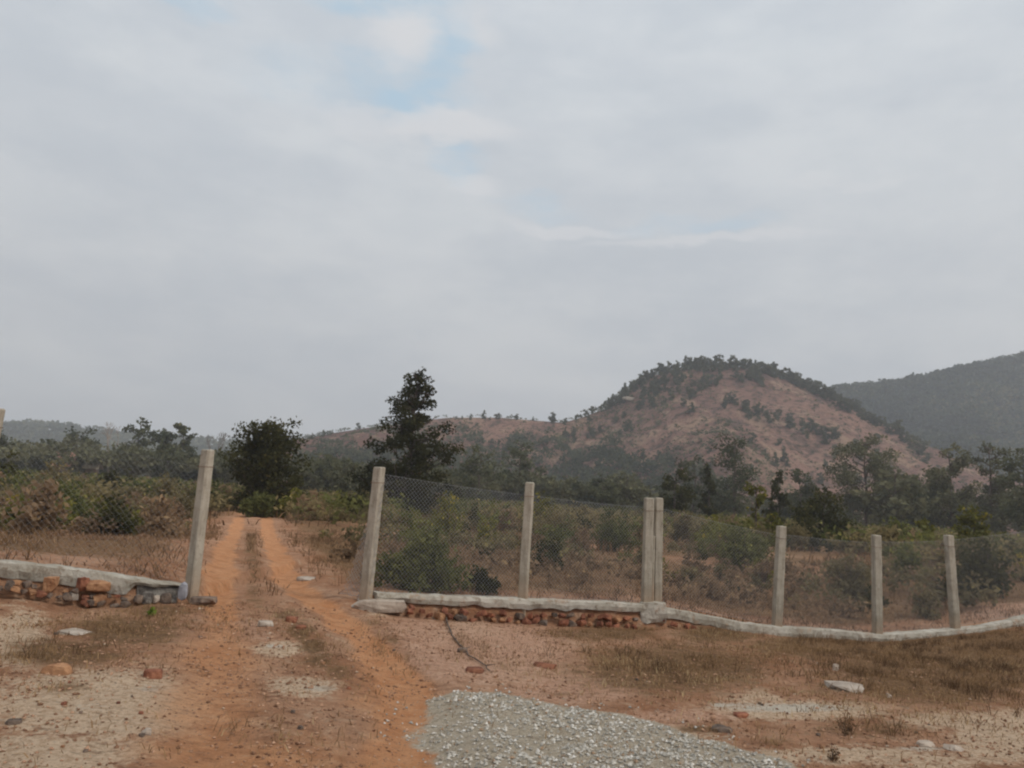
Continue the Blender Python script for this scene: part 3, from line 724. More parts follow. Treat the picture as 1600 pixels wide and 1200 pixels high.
rock_at('concrete_slab', 586, 956, dep(586) - .22, 84, 17, m_stone, 72, 'flat pale concrete lump under the post right of the track', 'concrete lump', .85, .5, rz=.2)
rock_at('flat_stone', 315, 944, 10.5, 36, 10, m_dstone, 73, 'flat brownish stone at the foot of the post left of the track', 'stone', .8, .7, rz=.1)
rock_at('stone', 284, 931, 10.4, 13, 19, m_bstone, 74, 'bluish white rounded stone leaning on the left gate post', 'stone', .3, .7, rz=.1)

# ------------------------------------------------------------------ broken bricks under the plinths
rng = np.random.default_rng(7)
bricks = [rock_mesh('brick', 200 + k, .20, .13, .11, m_brick, .85) for k in range(6)] + [rock_mesh('brick', 210 + k, .2, .13, .12, m_brick2, .8) for k in range(3)] + [rock_mesh('brick', 220 + k, .18, .14, .12, m_dstone, .6) for k in range(3)]
def brickrow(pxs, fn_top, fn_bot, label, group, name, cat, scale, pick, rows=2):
    k = 0
    for px in pxs:
        for r_ in range(rows):
            p_ = px + rng.uniform(-4, 4); y = dep(p_) - .17 - .06 * (r_ == 0) - rng.uniform(0, .05)
            tpy, bpy_ = fn_top(p_), fn_bot(p_); py = bpy_ - 1 - (bpy_ - tpy) * ((r_ * .9) / rows) + rng.uniform(-3, 3)
            if rng.uniform() < .16: continue
            p = at(p_, py, y); s = scale * rng.uniform(.55, 1.1)
            o = add(name, bricks[pick()], loc=p, sc=(s, s * rng.uniform(.8, 1.2), s * rng.uniform(.75, 1.2)), label=label, cat=cat, group=group)
            o.rotation_euler = (rng.normal(0, .3), rng.normal(0, .35), rng.uniform(0, 3.1)); k += 1
it = lambda L: (lambda q: np.interp(q, [a for a, b in L], [b for a, b in L]))
botRf = it([(580, 938), (700, 945), (830, 950), (960, 953), (1010, 956), (1100, 976)]); grdf = it(GRD)
brickrow(np.arange(600, 1006, 14), botRf, grdf, 'small broken red brick wedged under the plinth left of the paired posts', 'broken red bricks packed under the right plinth', 'broken_brick', 'brick', .86,
         lambda: int(rng.choice([0, 1, 2, 3, 4, 5, 6, 7, 9, 10])))
brickrow(np.arange(1040, 1100, 16), it([(1040, 962), (1100, 976)]), it([(1040, 972), (1100, 984)]), 'small red brick piece in the dirt just right of the paired posts', 'brick pieces right of the paired posts', 'broken_brick', 'brick', .75, lambda: int(rng.choice([0, 1, 3])), 1)
botLf = it([(-40, 893), (0, 895), (60, 905), (140, 918), (210, 924)])
brickrow(np.arange(-12, 200, 13), botLf, lambda q: botLf(q) + 24, 'chunky broken brick or stone piled under the left plinth', 'rubble piled under the left plinth', 'rubble_stone', 'rubble', .64,
         lambda: int(rng.choice([0, 2, 3, 6, 7, 9, 10, 11, 9])))
for a in [(76, 920, 26, 17, m_brick2, 301, 'large tan block, biggest in the rubble under the left plinth', .8), (150, 922, 32, 14, m_brick2, 302, 'big flat orange block in the rubble below the left plinth, upper one', .85),
          (152, 942, 26, 14, m_brick2, 303, 'orange block on the ground at the right end of the left rubble', .7), (128, 918, 18, 15, m_brick, 304, 'dark red block squeezed between orange blocks under the left plinth', .7),
          (112, 935, 16, 10, m_stone, 305, 'small pinkish white stone below the left rubble', .5)]:
    rock_at('rubble_block', a[0], a[1], dep(a[0]) - .22, a[2], a[3], a[4], a[5], a[6], 'rubble', a[7], .7)
for k, px in enumerate((215, 228, 243, 258, 270)):
    rock_at('footing_stone', px, 940, dep(px) - .16, [15, 19, 12, 17, 13][k], [10, 14, 9, 12, 8][k], [m_dstone, m_rough, m_stone][k % 3], 320 + k, 'rough grey stone in the dark footing left of the gate post', 'stone', .25, .7, group='stones set in the dark footing')

# ------------------------------------------------------------------ loose stones on the foreground
def gstone(px, py, wpx, hpx, mat, seed, name, label, cat, blocky=.6, group=None, sink=.3):
    p = hit(px, py, height, 2.5, 40); y = p[1]; w = wpx * y / F; h = max(hpx * y / F, .02)
    return add(name, rock_mesh(name, seed, w, w * .7, h * 1.4, mat, blocky), loc=(p[0], p[1], p[2] + h * .15), rz=(seed * .37) % 1 - .5, label=label, cat=cat, group=group)
for a in [(91, 1052, 40, 16, m_brick2, 401, 'brick_piece', 'flat orange brick lying alone in dark grass at left foreground', 'brick'),
          (238, 1060, 26, 14, m_brick, 402, 'brick_piece', 'pinkish red brick piece beside the pale sandy patch, left foreground', 'brick'),
          (122, 989, 50, 4, m_stone, 403, 'flat_stone', 'thin whitish flat stone in the grass below the left plinth', 'stone'),
          (1321, 1078, 54, 10, m_stone, 404, 'flat_stone', 'whitish flat rock in brown weeds at right foreground', 'stone'),
          (228, 1148, 14, 10, m_stone, 405, 'stone', 'small whitish stone in reddish dirt, lower left', 'stone'),
          (1306, 1048, 9, 11, m_stone, 406, 'stone', 'tiny upright white stone just above the whitish flat rock', 'stone'),
          (1389, 1090, 8, 7, m_stone, 407, 'stone', 'tiny white stone right of the whitish flat rock', 'stone'),
          (415, 978, 22, 8, m_stone, 408, 'stone', 'pale flat stone on the track between the ruts, nearest the gap', 'stone'),
          (455, 972, 18, 9, m_brick, 409, 'brick_piece', 'dark red clod on the track between the ruts', 'brick'),
          (470, 982, 16, 6, m_brick, 410, 'brick_piece', 'smaller dark red clod behind the pale sand on the track', 'brick'),
          (850, 1042, 34, 7, m_brick, 411, 'brick_piece', 'red clay lump on pinkish ground above the gravel', 'clod'),
          (740, 1050, 30, 7, m_brick, 412, 'brick_piece', 'low red clod at the end of the dark washed line', 'clod'),
          (722, 1019, 16, 7, m_dstone, 413, 'stone', 'dark clod in the dark washed line right of the track', 'clod'),
          (1490, 1172, 26, 8, m_stone, 414, 'flat_stone', 'pale flat stone low in the right foreground', 'stone'),
          (1445, 1164, 26, 6, m_stone, 415, 'flat_stone', 'thin pale stone left of another pale flat stone, low right', 'stone'),
          (20, 1130, 22, 6, m_dstone, 416, 'stone', 'dark flat stone on sand at the left edge', 'stone'),
          (478, 906, 26, 6, m_stone, 417, 'flat_stone', 'pale flat stone beside the track beyond the gap', 'stone'),
          (1158, 1120, 22, 6, m_brick, 418, 'brick_piece', 'reddish lump below the long pale sand streak at right', 'clod'),
          (1128, 1142, 30, 8, m_dstone, 419, 'stone', 'dark brown clod beside the gravel edge at right', 'clod')]:
    gstone(*a)
peb = [rock_mesh('pebble', 500 + k, .05, .045, .04, [m_dstone, m_brick, m_brick2][k % 3], .4, 1) for k in range(6)]
rng = np.random.default_rng(11); k = 0
while k < 45:
    px, py = rng.uniform(0, 1600), rng.uniform(985, 1198)
    p = hit(px, py, height, 2.5, 25, 300)
    if grav_sd(p[0:1], p[1:2])[0] > -.05: continue
    j = int(rng.integers(0, 6)); s = rng.uniform(.35, .95); c = ['dark', 'reddish', 'orange'][j % 3]
    add('pebble', peb[j], loc=(p[0], p[1], p[2] + .004), rz=rng.uniform(0, 6), sc=s, label=f'small {c} pebble lying loose on the foreground dirt', cat='pebble', group=f'{c} pebbles scattered on the foreground dirt'); k += 1
# dry fallen twigs along the washed lines
def twig(pts, r, seed, label):
    P0 = np.array([hit(a, b_, height, 2.5, 30) + (0, 0, .015) for a, b_ in pts]); rng_ = np.random.default_rng(seed); paths = []
    n = 14; s = np.linspace(0, 1, n); q = np.stack([np.interp(s, np.linspace(0, 1, len(P0)), P0[:, k]) for k in range(3)], 1) + rng_.normal(0, .012, (n, 3)) * (1, 1, .5)
    paths.append((q, np.linspace(r, r * .4, n)))
    for i in range(3, n - 1, 2):
        d = rng_.normal(0, .12, 3); d[2] = abs(d[2]) * .4; paths.append((np.array([q[i], q[i] + d * .5, q[i] + d]), np.array([r * .5, r * .35, r * .15])))
    o = q[0].copy(); v, f = tubes(paths, 5)
    add('dead_branch', mesh('dead_branch', v - o, f, None, True, [m_bark]), loc=o, label=label, cat='branch')
twig([(697, 965), (702, 985), (712, 1003), (735, 1024), (752, 1040), (768, 1052)], .014, 1, 'thin dark dead branch on the bare ground right of the track')

# ------------------------------------------------------------------ gravel
rng = np.random.default_rng(5); n = 42000
lo, hi = gravP.min(0) - .3, gravP.max(0) + .3; lo[1] = max(lo[1], 2.6)
gxy = rng.uniform(lo, hi, (n, 2)); sdv = grav_sd(gxy[:, 0], gxy[:, 1]); dens = (.06 + .94 * sstep(-.05, .28, sdv + fbm(gxy[:, 0] * 2.5, gxy[:, 1] * 2.5, 3, 15) * .5)) * sstep(-.60, .05, sdv) * (.45 + .55 * sstep(-.1, .05, fbm(gxy[:, 0] * 5, gxy[:, 1] * 5, 3, 16)))
gz = height(gxy[:, 0], gxy[:, 1]); ppx_, ppy_ = project(np.stack([gxy[:, 0], gxy[:, 1], gz], 1))
dens *= 1 - .45 * np.exp(-(((ppx_ - 770) / 85) ** 2 + ((ppy_ - 1140) / 45) ** 2)); dens *= 1 - .7 * np.exp(-(((ppx_ - 690) / 50) ** 2 + ((ppy_ - 1120) / 20) ** 2))
k = rng.uniform(size=n) < dens; gxy = gxy[k]; gz = gz[k]; n = len(gz)
octv = np.array([(1, 0, 0), (0, 1, 0), (-1, 0, 0), (0, -1, 0), (0, 0, 1), (0, 0, -1)], float); octf = np.array([(0, 1, 4), (1, 2, 4), (2, 3, 4), (3, 0, 4), (1, 0, 5), (2, 1, 5), (3, 2, 5), (0, 3, 5)])
sz = (.0035 + .016 * rng.uniform(0, 1, n) ** 2.6)[:, None, None]; v = octv[None] * rng.uniform(.6, 1.25, (n, 6, 1)) * sz + rng.normal(0, .18, (n, 6, 3)) * sz
a = rng.uniform(0, 6.28, n); ca, sa = np.cos(a)[:, None], np.sin(a)[:, None]; v = np.stack([v[..., 0] * ca - v[..., 1] * sa, v[..., 0] * sa + v[..., 1] * ca, v[..., 2] * .8], -1)
v = v + np.stack([gxy[:, 0], gxy[:, 1], gz + sz[:, 0, 0] * .4], 1)[:, None]
add('gravel', mesh('gravel', v.reshape(-1, 3), (octf[None] + (np.arange(n) * 6)[:, None, None]).reshape(-1, 3), {'tint': np.repeat(rng.uniform(0, 1, n), 6)}, False, [m_gravel]),
    label='heap of loose grey crushed stone spread at the bottom of the picture', cat='gravel', kind='stuff')

m_crumb, b = newmat('soil_crumb', .95, .1); t = ATT('tint'); c = MIX(t, c4(.14, .07, .04), c4(.48, .29, .185)); c = MIX(MR(t, .97, .99), c, c4(.46, .36, .27)); nt.links.new(c, b.inputs['Base Color'])
rng = np.random.default_rng(6); n = 60000; yy = 3.0 * (13 / 3.0) ** rng.uniform(0, 1, n); xx = rng.uniform(-.75, .8, n) * yy
k = (grav_sd(xx, yy) < -.05) & (yy < fence_y(xx) - .2) & (rng.uniform(size=n) < .25 + .75 * sstep(-.08, .12, fbm(xx * 1.6, yy * 1.6, 4, 35))); xx, yy = xx[k], yy[k]; n = len(xx)
sz = (.002 + .011 * rng.uniform(0, 1, n) ** 3)[:, None, None] * (1 + yy / 12)[:, None, None]
v = octv[None] * rng.uniform(.6, 1.25, (n, 6, 1)) * sz + rng.normal(0, .2, (n, 6, 3)) * sz; v[..., 2] *= .7
v = v + np.stack([xx, yy, height(xx, yy) + sz[:, 0, 0] * .3], 1)[:, None]
add('soil_crumbs', mesh('soil_crumbs', v.reshape(-1, 3), (octf[None] + (np.arange(n) * 6)[:, None, None]).reshape(-1, 3), {'tint': np.repeat(rng.uniform(0, 1, n), 6)}, False, [m_crumb]),
    label='loose crumbs of earth strewn over the bare foreground', cat='earth crumbs', kind='stuff')
# ------------------------------------------------------------------ dry grass
def grass(name, xy, h, w, mat, label, seed, lean=.5, cat='grass'):
    rng = np.random.default_rng(seed); n = len(xy); z = height(xy[:, 0], xy[:, 1]); a = rng.uniform(0, 6.283, n)
    hh = h * rng.uniform(.4, 1.25, n); ww = w * rng.uniform(.6, 1.3, n); dx = rng.normal(0, lean, n) * hh; dy = rng.normal(0, lean, n) * hh
    ax, ay = np.cos(a) * ww / 2, np.sin(a) * ww / 2
    b0 = np.stack([xy[:, 0] - ax, xy[:, 1] - ay, z - .01], 1); b1 = np.stack([xy[:, 0] + ax, xy[:, 1] + ay, z - .01], 1)
    m0 = np.stack([xy[:, 0] - ax * .7 + dx * .35, xy[:, 1] - ay * .7 + dy * .35, z + hh * .6], 1); m1 = np.stack([xy[:, 0] + ax * .7 + dx * .35, xy[:, 1] + ay * .7 + dy * .35, z + hh * .6], 1)
    t = np.stack([xy[:, 0] + dx, xy[:, 1] + dy, z + hh * np.maximum(.45, 1 - lean * .5 * rng.uniform(0, 1, n))], 1)
    V = np.stack([b0, b1, m1, m0, t], 1).reshape(-1, 3); i = (np.arange(n) * 5)[:, None]
    patch = fbm(xy[:, 0] * .5, xy[:, 1] * .5, 3, seed) ; ti = np.repeat(np.clip(rng.uniform(0, .8, n) + patch * .8 + .1, 0, 1), 5)
    add(name, mesh(name, V, [i + np.array([[0, 1, 2, 3]]), i + np.array([[3, 2, 4]])], {'tint': ti}, False, [mat]), label=label, cat=cat, kind='stuff')
def scatter(rng, n, x0, x1, y0, y1, fn):
    y = rng.uniform(y0, y1, n); x = rng.uniform(x0, x1, n); k = rng.uniform(size=n) < fn(x, y); return np.stack([x[k], y[k]], 1)
def rdist(x, y): return np.minimum(dist_poly(x, y, rutR), dist_poly(x, y, rutL))
def clumpy(x, y, s, seed): return sstep(-.05, .16, fbm(x * s, y * s, 3, seed))
def tuft(xy, k, rad, seed):
    q = np.random.default_rng(seed); n = len(xy); kk = q.integers(max(3, k // 3), k, n); b_ = np.repeat(xy, kk, 0)
    return b_ + q.normal(0, 1, b_.shape) * rad * np.repeat(q.uniform(.4, 1.3, n), kk)[:, None]
def blobden(L):
    def f(x, y):
        z = base_h(x, y); a, b_ = project(np.stack([x, y, z], 1)); m = np.zeros(len(x))
        for cx, cy, rx, ry, s in L: m = np.maximum(m, s * np.exp(-.9 * (((a - cx) / rx) ** 2 + ((b_ - cy) / ry) ** 2)))
        return m * (y < fence_y(x) - .3) * (1 - sstep(-.2, .0, grav_sd(x, y)))
    return f
rng = np.random.default_rng(21); fd = blobden(LITT)
xy = scatter(rng, 520000, -7, 15, 3.2, 19, lambda x, y: fd(x, y) * (.15 + .85 * clumpy(x, y, 2.2, 3)) * .9 + .010 * (y < fence_y(x) - .3) * (rdist(x, y) > .3))
grass('dry_grass', xy, .06, .008, G_grass, 'short dry brown grass in patches over the foreground dirt', 22, .7)
fw = blobden([(1470, 1040, 170, 60, 1.), (1290, 1005, 150, 14, .8), (1330, 1075, 80, 16, .6), (1560, 1000, 90, 34, .9), (1120, 990, 80, 9, .7), (1050, 1040, 120, 18, .35), (1250, 1035, 110, 16, .7), (100, 1020, 80, 18, .5), (240, 942, 60, 10, .5), (1380, 1140, 90, 14, .35), (500, 1030, 36, 16, .4), (400, 1160, 50, 20, .25)])
xy = scatter(rng, 26000, -7, 15, 3.2, 19, lambda x, y: fw(x, y) * (.1 + .9 * clumpy(x, y, 1.5, 8)) * .75)
grass('dry_weeds', tuft(xy, 16, .05, 3), .15, .007, G_weed, 'taller dark brown dry weeds in front of the right plinth', 23, .75, 'weeds')
def back(x, y): return (y > fence_y(x) + .25) * (1 - np.exp(-(rdist(x, y) / .50) ** 4))
xy = scatter(rng, 200000, -24, 34, 9, 32, lambda x, y: back(x, y) * (.25 + .75 * clumpy(x, y, .8, 4)) * .8)
grass('field_grass', xy, .10, .016, G_stub, 'dry brown grass and stubble covering the field behind the fence', 24, .9)
xy = scatter(rng, 9000, -24, 34, 9, 34, lambda x, y: back(x, y) * clumpy(x, y, .6, 14) * .8 * (1 - .6 * sstep(1, 4, x) * sstep(16, 12, y)))
grass('field_weeds', tuft(xy, 14, .07, 4), .26, .012, G_weed, 'knee high dark dry weed stalks in the field behind the fence', 25, .75, 'weeds')
xy = scatter(rng, 120000, -75, 95, 30, 130, lambda x, y: back(x, y) * clumpy(x, y, .25, 15) * .8)
grass('far_field_weeds', xy, .55, .07, G_weed, 'far dry brush of the field below the trees', 26, .5, 'weeds')

# ------------------------------------------------------------------ shrubs in the field
def where(px, top, wpx, y):
    x = at(px, top, y)[0]; z = hz(x, y); return x, z, at(px, top, y)[2] - z, wpx * y / F
kinds = {'bush': (G_bush, .055), 'dark': (G_dark, .06), 'olive': (G_olive, .05), 'brown': (G_brown, .045), 'yellow': (G_yel, .055), 'gold': (G_gold, .06)}
NAMED = [ # px, base py, top py, width px, kind, leaves, label, category, name
 (105, 822, 748, 125, 'bush', 3800, 'broad bright green bush behind the left fence, largest left of the track', 'bush'),
 (12, 808, 775, 36, 'gold', 500, 'yellow leaved bush at the left edge behind the netting', 'bush'),
 (62, 815, 778, 44, 'gold', 330, 'small yellow leaved bush just left of the broad green bush', 'bush'),
 (165, 822, 785, 70, 'yellow', 900, 'yellowish low bush at the right foot of the broad green bush', 'bush'),
 (178, 785, 732, 58, 'dark', 1800, 'dark green bush behind and right of the broad green bush', 'bush'),
 (10, 782, 700, 60, 'dark', 1900, 'tall dark green bush at the left edge, behind the yellow bush', 'bush'),
 (262, 795, 742, 66, 'olive', 1500, 'olive bush just left of the left gate post', 'bush'),
 (88, 772, 722, 60, 'olive', 1400, 'olive bush behind the broad green bush', 'bush'),
 (243, 830, 795, 60, 'brown', 1200, 'dry brown bush low in front of the olive bush, left of the gate post', 'bush'),
 (660, 922, 800, 135, 'bush', 4200, 'big green bush right behind the netting, next to the right gate post', 'bush'),
 (700, 850, 775, 75, 'yellow', 1800, 'yellow green bush behind the big bush next to the gate post', 'bush'),
 (752, 926, 892, 60, 'dark', 900, 'low dark green bush at the plinth, left of the second right post', 'bush'),
 (855, 893, 842, 66, 'dark', 1500, 'dark bush just right of the second right post', 'bush'),
 (795, 838, 795, 60, 'brown', 900, 'dry brown bush left of the second right post', 'bush'),
 (880, 850, 785, 90, 'olive', 2200, 'olive bush midway between the second right post and the paired posts', 'bush'),
 (848, 800, 768, 60, 'yellow', 1300, 'yellow green bush peeping just right of the second post top', 'bush'),
 (958, 862, 795, 70, 'bush', 2000, 'green bush just left of the paired posts', 'bush'),
 (1070, 850, 800, 50, 'olive', 1300, 'olive bush just right of the paired posts', 'bush'),
 (1160, 892, 808, 115, 'bush', 3600, 'large green bush left of the third single post', 'bush'),
 (1085, 905, 862, 50, 'brown', 900, 'dry brown bush between the paired posts and the large green bush', 'bush'),
 (1245, 860, 815, 50, 'olive', 1300, 'olive bush just right of the third single post', 'bush'),
 (1325, 935, 865, 66, 'olive', 1700, 'thin olive bush left of the fourth single post', 'bush'),
 (1445, 965, 905, 60, 'olive', 700, 'spindly small bush between the two rightmost posts', 'bush'),
 (1410, 905, 850, 60, 'bush', 1500, 'green bush just right of the fourth single post', 'bush'),
 (1532, 935, 842, 115, 'dark', 3600, 'large dark green bush right of the rightmost post in view', 'bush'),
 (1592, 905, 868, 40, 'gold', 300, 'yellowish orange bush at the right edge behind the netting', 'bush'),
 (410, 808, 770, 60, 'bush', 1900, 'green bush at the foot of the round dark tree', 'bush'),
 (455, 810, 775, 62, 'yellow', 1900, 'yellow green bush where the track ends', 'bush'),
 (505, 812, 775, 62, 'bush', 2000, 'green bush second in the row right of the track end', 'bush'),
 (548, 812, 782, 50, 'dark', 1700, 'dark green bush ending the row, just left of the right gate post', 'bush'),
 (590, 800, 755, 60, 'olive', 1500, 'olive bush behind the top of the right gate post', 'bush'),
]
for i, (px, bpy2, top, w, kd, n, lab, cat_) in enumerate(NAMED):
    p = hit(px, bpy2, base_h, 9, 60); y = min(p[1], 48.); x, z, h, ww = where(px, top, w, y)
    mat, ls = kinds[kd]; ls *= max(1, y / 17) ** .8 
    o = make_shrub('bush', 600 + i, max(h, .3), ww * 1.02, int(n * .9), ls, mat, limbs=10 + int(ww * 5))
    o.location = (x, y, z); o['label'] = lab; o['category'] = cat_
ZB = [(120, 'at the left edge'), (210, 'left of the open crowned tree'), (300, 'just left of the left gate post'), (390, 'left of the round dark tree'), (580, 'between the two big dark trees'),
      (720, 'behind the tall ragged tree'), (830, 'left of the second right post'), (1015, 'left of the paired posts'), (1130, 'just right of the paired posts'), (1220, 'left of the third single post'), (1375, 'between third and fourth single posts'), (1490, 'between the last two posts'), (9999, 'at the right edge')]
def zone(px):
    for a, b_ in ZB:
        if px < a: return b_
# generic scatter of scrub
SV = {k: [flat_shrub('scrub_' + k, 700 + 10 * a + b_, 1.0, 1.25, 520, .085, kinds[k][0]) for b_ in range(2)] for a, k in enumerate(('bush', 'olive', 'brown', 'dark', 'yellow'))}
word = {'bush': 'green', 'olive': 'olive', 'brown': 'dry brown', 'dark': 'dark green', 'yellow': 'yellow green'}
rng = np.random.default_rng(31); cnt = 0
for tries in range(3000):
    if cnt >= 295: break
    y = 17 * (130 / 17) ** rng.uniform(0, 1); px = rng.uniform(-120, 1720); x = at(px, 790, y)[0]
    if y < fence_y(x) + 3: continue
    if y < 60 and rdist(np.array([x]), np.array([y]))[0] < 1.4: continue
    if 430 < px < 640 and y < 38: continue
    if px < 330 and y < 17: continue
    if vnoise(np.array([x * .12]), np.array([y * .12]), 3)[0] < .38: continue
    kd = str(rng.choice(['bush', 'olive', 'brown', 'dark', 'yellow'], p=[.2, .3, .22, .15, .13] if px > 600 else [.16, .27, .35, .15, .07]))
    s = rng.uniform(.6, 1.3) * (1.5 if y > 40 else 1.0) 
    if y < 26 and 840 < px < 1560: s *= .6
    left = 'left of the track' if x < at(390, 800, y)[0] else 'right of the track'
    dist = 'near the fence' if y < 34 else ('in mid field' if y < 70 else 'far off in the field')
    add('shrub', SV[kd][int(rng.integers(0, 2))], loc=(x, y, hz(x, y) - .03), rz=rng.uniform(0, 6.28), sc=(s * rng.uniform(.85, 1.3), s, s * rng.uniform(.75, 1.2)),
        label=f'{word[kd]} shrub {dist}, {zone(px)}', cat='shrub', group=f'{word[kd]} shrubs {dist} {zone(px)}'); cnt += 1
# bright green weed sprig in the left foreground
o = make_shrub('weed_plant', 590, .10, .16, 40, .035, leafmat('fresh_leaves', (.10, .15, .03), (.28, .36, .06)), limbs=5)
p = hit(235, 962, height, 3, 20); o.location = p; o['label'] = 'small fresh green weed below the dark footing, left of the track'; o['category'] = 'weed'
for i, (px, py) in enumerate([(1322, 1150), (1300, 1190), (565, 905)]):
    o = make_shrub('weed_plant', 580 + i, .15, .16, 90, .014, G_weed, limbs=9); p = hit(px, py, height, 3, 20); o.location = p; o['category'] = 'weed'
    o['label'] = ['brown leafless weed standing low in the right foreground', 'dry weed nearest the camera, at the bottom right of the gravel', 'dry weed at the bent end of the netting'][i]

# ------------------------------------------------------------------ trees of the middle distance
TREES = [ # px, top py, width px, distance, base frac, shape, leaves, leaf size, mat, label, extra
 (421, 664, 122, 50, .02, roundish, 15000, .14, G_dark, 'round dense dark tree at the end of the track', dict(limbs=70, clump=.15, u0=.05)),
 (644, 583, 155, 56, .08, ragged, 15000, .15, G_dark, 'tall dark tree with a ragged pointed top right of the track', dict(limbs=64, clump=.10, gaps=.12, u0=.2)),
 (1352, 688, 118, 125, .25, dome, 7500, .27, G_grey, 'large loose grey green tree below the right slope of the hill', dict(limbs=26, clump=.13, gaps=.1)),
 (1150, 682, 70, 125, .15, dome, 3000, .26, G_far, 'tall narrow grey green tree left of the yellow green sapling', dict(limbs=18, clump=.2)),
 (1214, 738, 46, 85, .12, cone, 2000, .22, G_dark, 'dark bushy tree just above the third single post', dict(limbs=18, clump=.17)),
 (1110, 727, 36, 95, .1, cone, 1500, .22, G_dark, 'slim dark conical tree right of the paired posts', dict(limbs=16, clump=.2)),
 (1056, 734, 54, 85, .12, dome, 1900, .22, G_dark, 'dark rounded tree just right of the paired post tops', dict(limbs=18, clump=.17)),
 (1290, 768, 100, 58, .05, shrubdome, 4200, .16, G_dark, 'wide dark bushy tree between the third and fourth single posts', dict(limbs=26, clump=.15)),
 (1181, 752, 34, 52, .1, column, 900, .15, G_yel, 'slim yellow green sapling left of the third single post top', dict(limbs=15, clump=.18, gaps=.15)),
 (1205, 800, 46, 50, .05, shrubdome, 900, .15, G_yel, 'low yellow green sapling at the third single post top', dict(limbs=12, clump=.18)),
 (1520, 793, 56, 50, .08, dome, 1500, .15, G_yel, 'yellow green sapling just right of the rightmost post top', dict(limbs=16, clump=.17, gaps=.1)),
 (1447, 808, 44, 50, .05, shrubdome, 1100, .15, G_yel, 'low yellow green sapling left of the rightmost post top', dict(limbs=14, clump=.17, gaps=.1)),
 (1400, 812, 50, 50, .05, shrubdome, 900, .15, G_bush, 'low green sapling just right of the fourth single post top', dict(limbs=12, clump=.18)),
 (1484, 700, 76, 120, .15, dome, 5000, .27, G_grey, 'broad grey green tree rising above the rightmost post', dict(limbs=22, clump=.15)),
 (1550, 694, 62, 115, .10, wide, 3200, .26, G_grey, 'tall narrow grey green tree right of the rightmost post', dict(limbs=18, clump=.2)),
 (1596, 706, 64, 105, .1, wide, 3200, .26, G_far, 'dark grey green tree cut by the right edge', dict(limbs=18, clump=.2)),
 (1436, 745, 60, 128, .15, dome, 1500, .34, G_grey, 'smaller grey green tree left of the broad one above the rightmost post', dict(limbs=16, clump=.17)),
 (1250, 735, 50, 135, .2, dome, 1200, .34, G_far, 'grey tree behind the dark bushy tree above the third single post', dict(limbs=14, clump=.18)),
 (1085, 715, 60, 140, .2, dome, 1400, .34, G_far, 'grey tree behind the slim dark conical tree', dict(limbs=14, clump=.18)),
 (215, 655, 56, 165, .35, dome, 750, .5, G_far, 'open crowned tree standing highest above the left tree line', dict(limbs=16, clump=.14, gaps=.35)),
 (132, 674, 50, 175, .2, dome, 1000, .5, G_far, 'narrow tree above the left tree line, left of the open crowned one', dict(limbs=14, clump=.2)),
 (286, 664, 36, 160, .3, column, 700, .5, G_far, 'forked tree above the tree line, just left of the left gate post', dict(limbs=12, clump=.2, gaps=.25)),
 (255, 672, 50, 170, .2, dome, 1100, .5, G_far, 'rounded tree between the open crowned tree and the forked tree', dict(limbs=14, clump=.18)),
 (537, 726, 62, 90, .15, dome, 1800, .25, G_grey, 'grey green tree between the round tree and the tall ragged tree', dict(limbs=18, clump=.17)),
 (490, 738, 40, 100, .15, dome, 1100, .25, G_grey, 'small grey green tree just right of the round dark tree', dict(limbs=14, clump=.17)),
 (583, 722, 40, 80, .1, dome, 1200, .22, G_dark, 'small dark tree touching the tall ragged tree on its left', dict(limbs=14, clump=.17)),
 (750, 705, 70, 125, .15, dome, 1900, .34, G_far, 'grey green tree right of the tall ragged tree', dict(limbs=18, clump=.17)),
 (820, 690, 60, 150, .15, dome, 1500, .38, G_far, 'grey green tree above the top of the second right post', dict(limbs=18, clump=.17)),
]
for i, (px, top, w, y, base, shp, n, ls, mat, lab, ex) in enumerate(TREES):
    x, z, h, ww = where(px, top, w, y)
    o = make_tree('tree', 800 + i, h * 1.03, ww, base, shp, n, ls, mat, **ex)
    o.location = (x, y, z - .1); o['label'] = lab; o['category'] = 'tree'
# bare pale trees
def bare(px, top, wpx, y, seed, label):
    x, z, h, w = where(px, top, wpx, y); rng_ = np.random.default_rng(seed); paths = []
    def br(p, d, L, r, k):
        q = p + d * L; mid = (p + q) / 2 + rng_.normal(0, .05 * L, 3); paths.append((np.array([p, mid, q]), np.array([r, r * .8, r * .55])))
        if k: 
            for _ in range(3):
                e = d + rng_.normal(0, .38, 3); e[2] = abs(e[2]) + .2; br(q, e / np.linalg.norm(e), L * .62, r * .55, k - 1)
    br(np.zeros(3), np.array([0, 0, 1.]), h * .42, .02 * h + .03, 4); v, f = tubes(paths, 4)
    add('bare_tree', mesh('bare_tree', v, f, None, True, [m_palebark]), loc=(x, y, z), label=label, cat='tree')
bare(178, 656, 30, 165, 1, 'leafless pale tree just left of the open crowned tree')
bare(340, 672, 24, 170, 2, 'small leafless tree between the left gate post and the round dark tree')
# thin broken trunk top at the picture's left edge is the neighbouring fence post (built above)

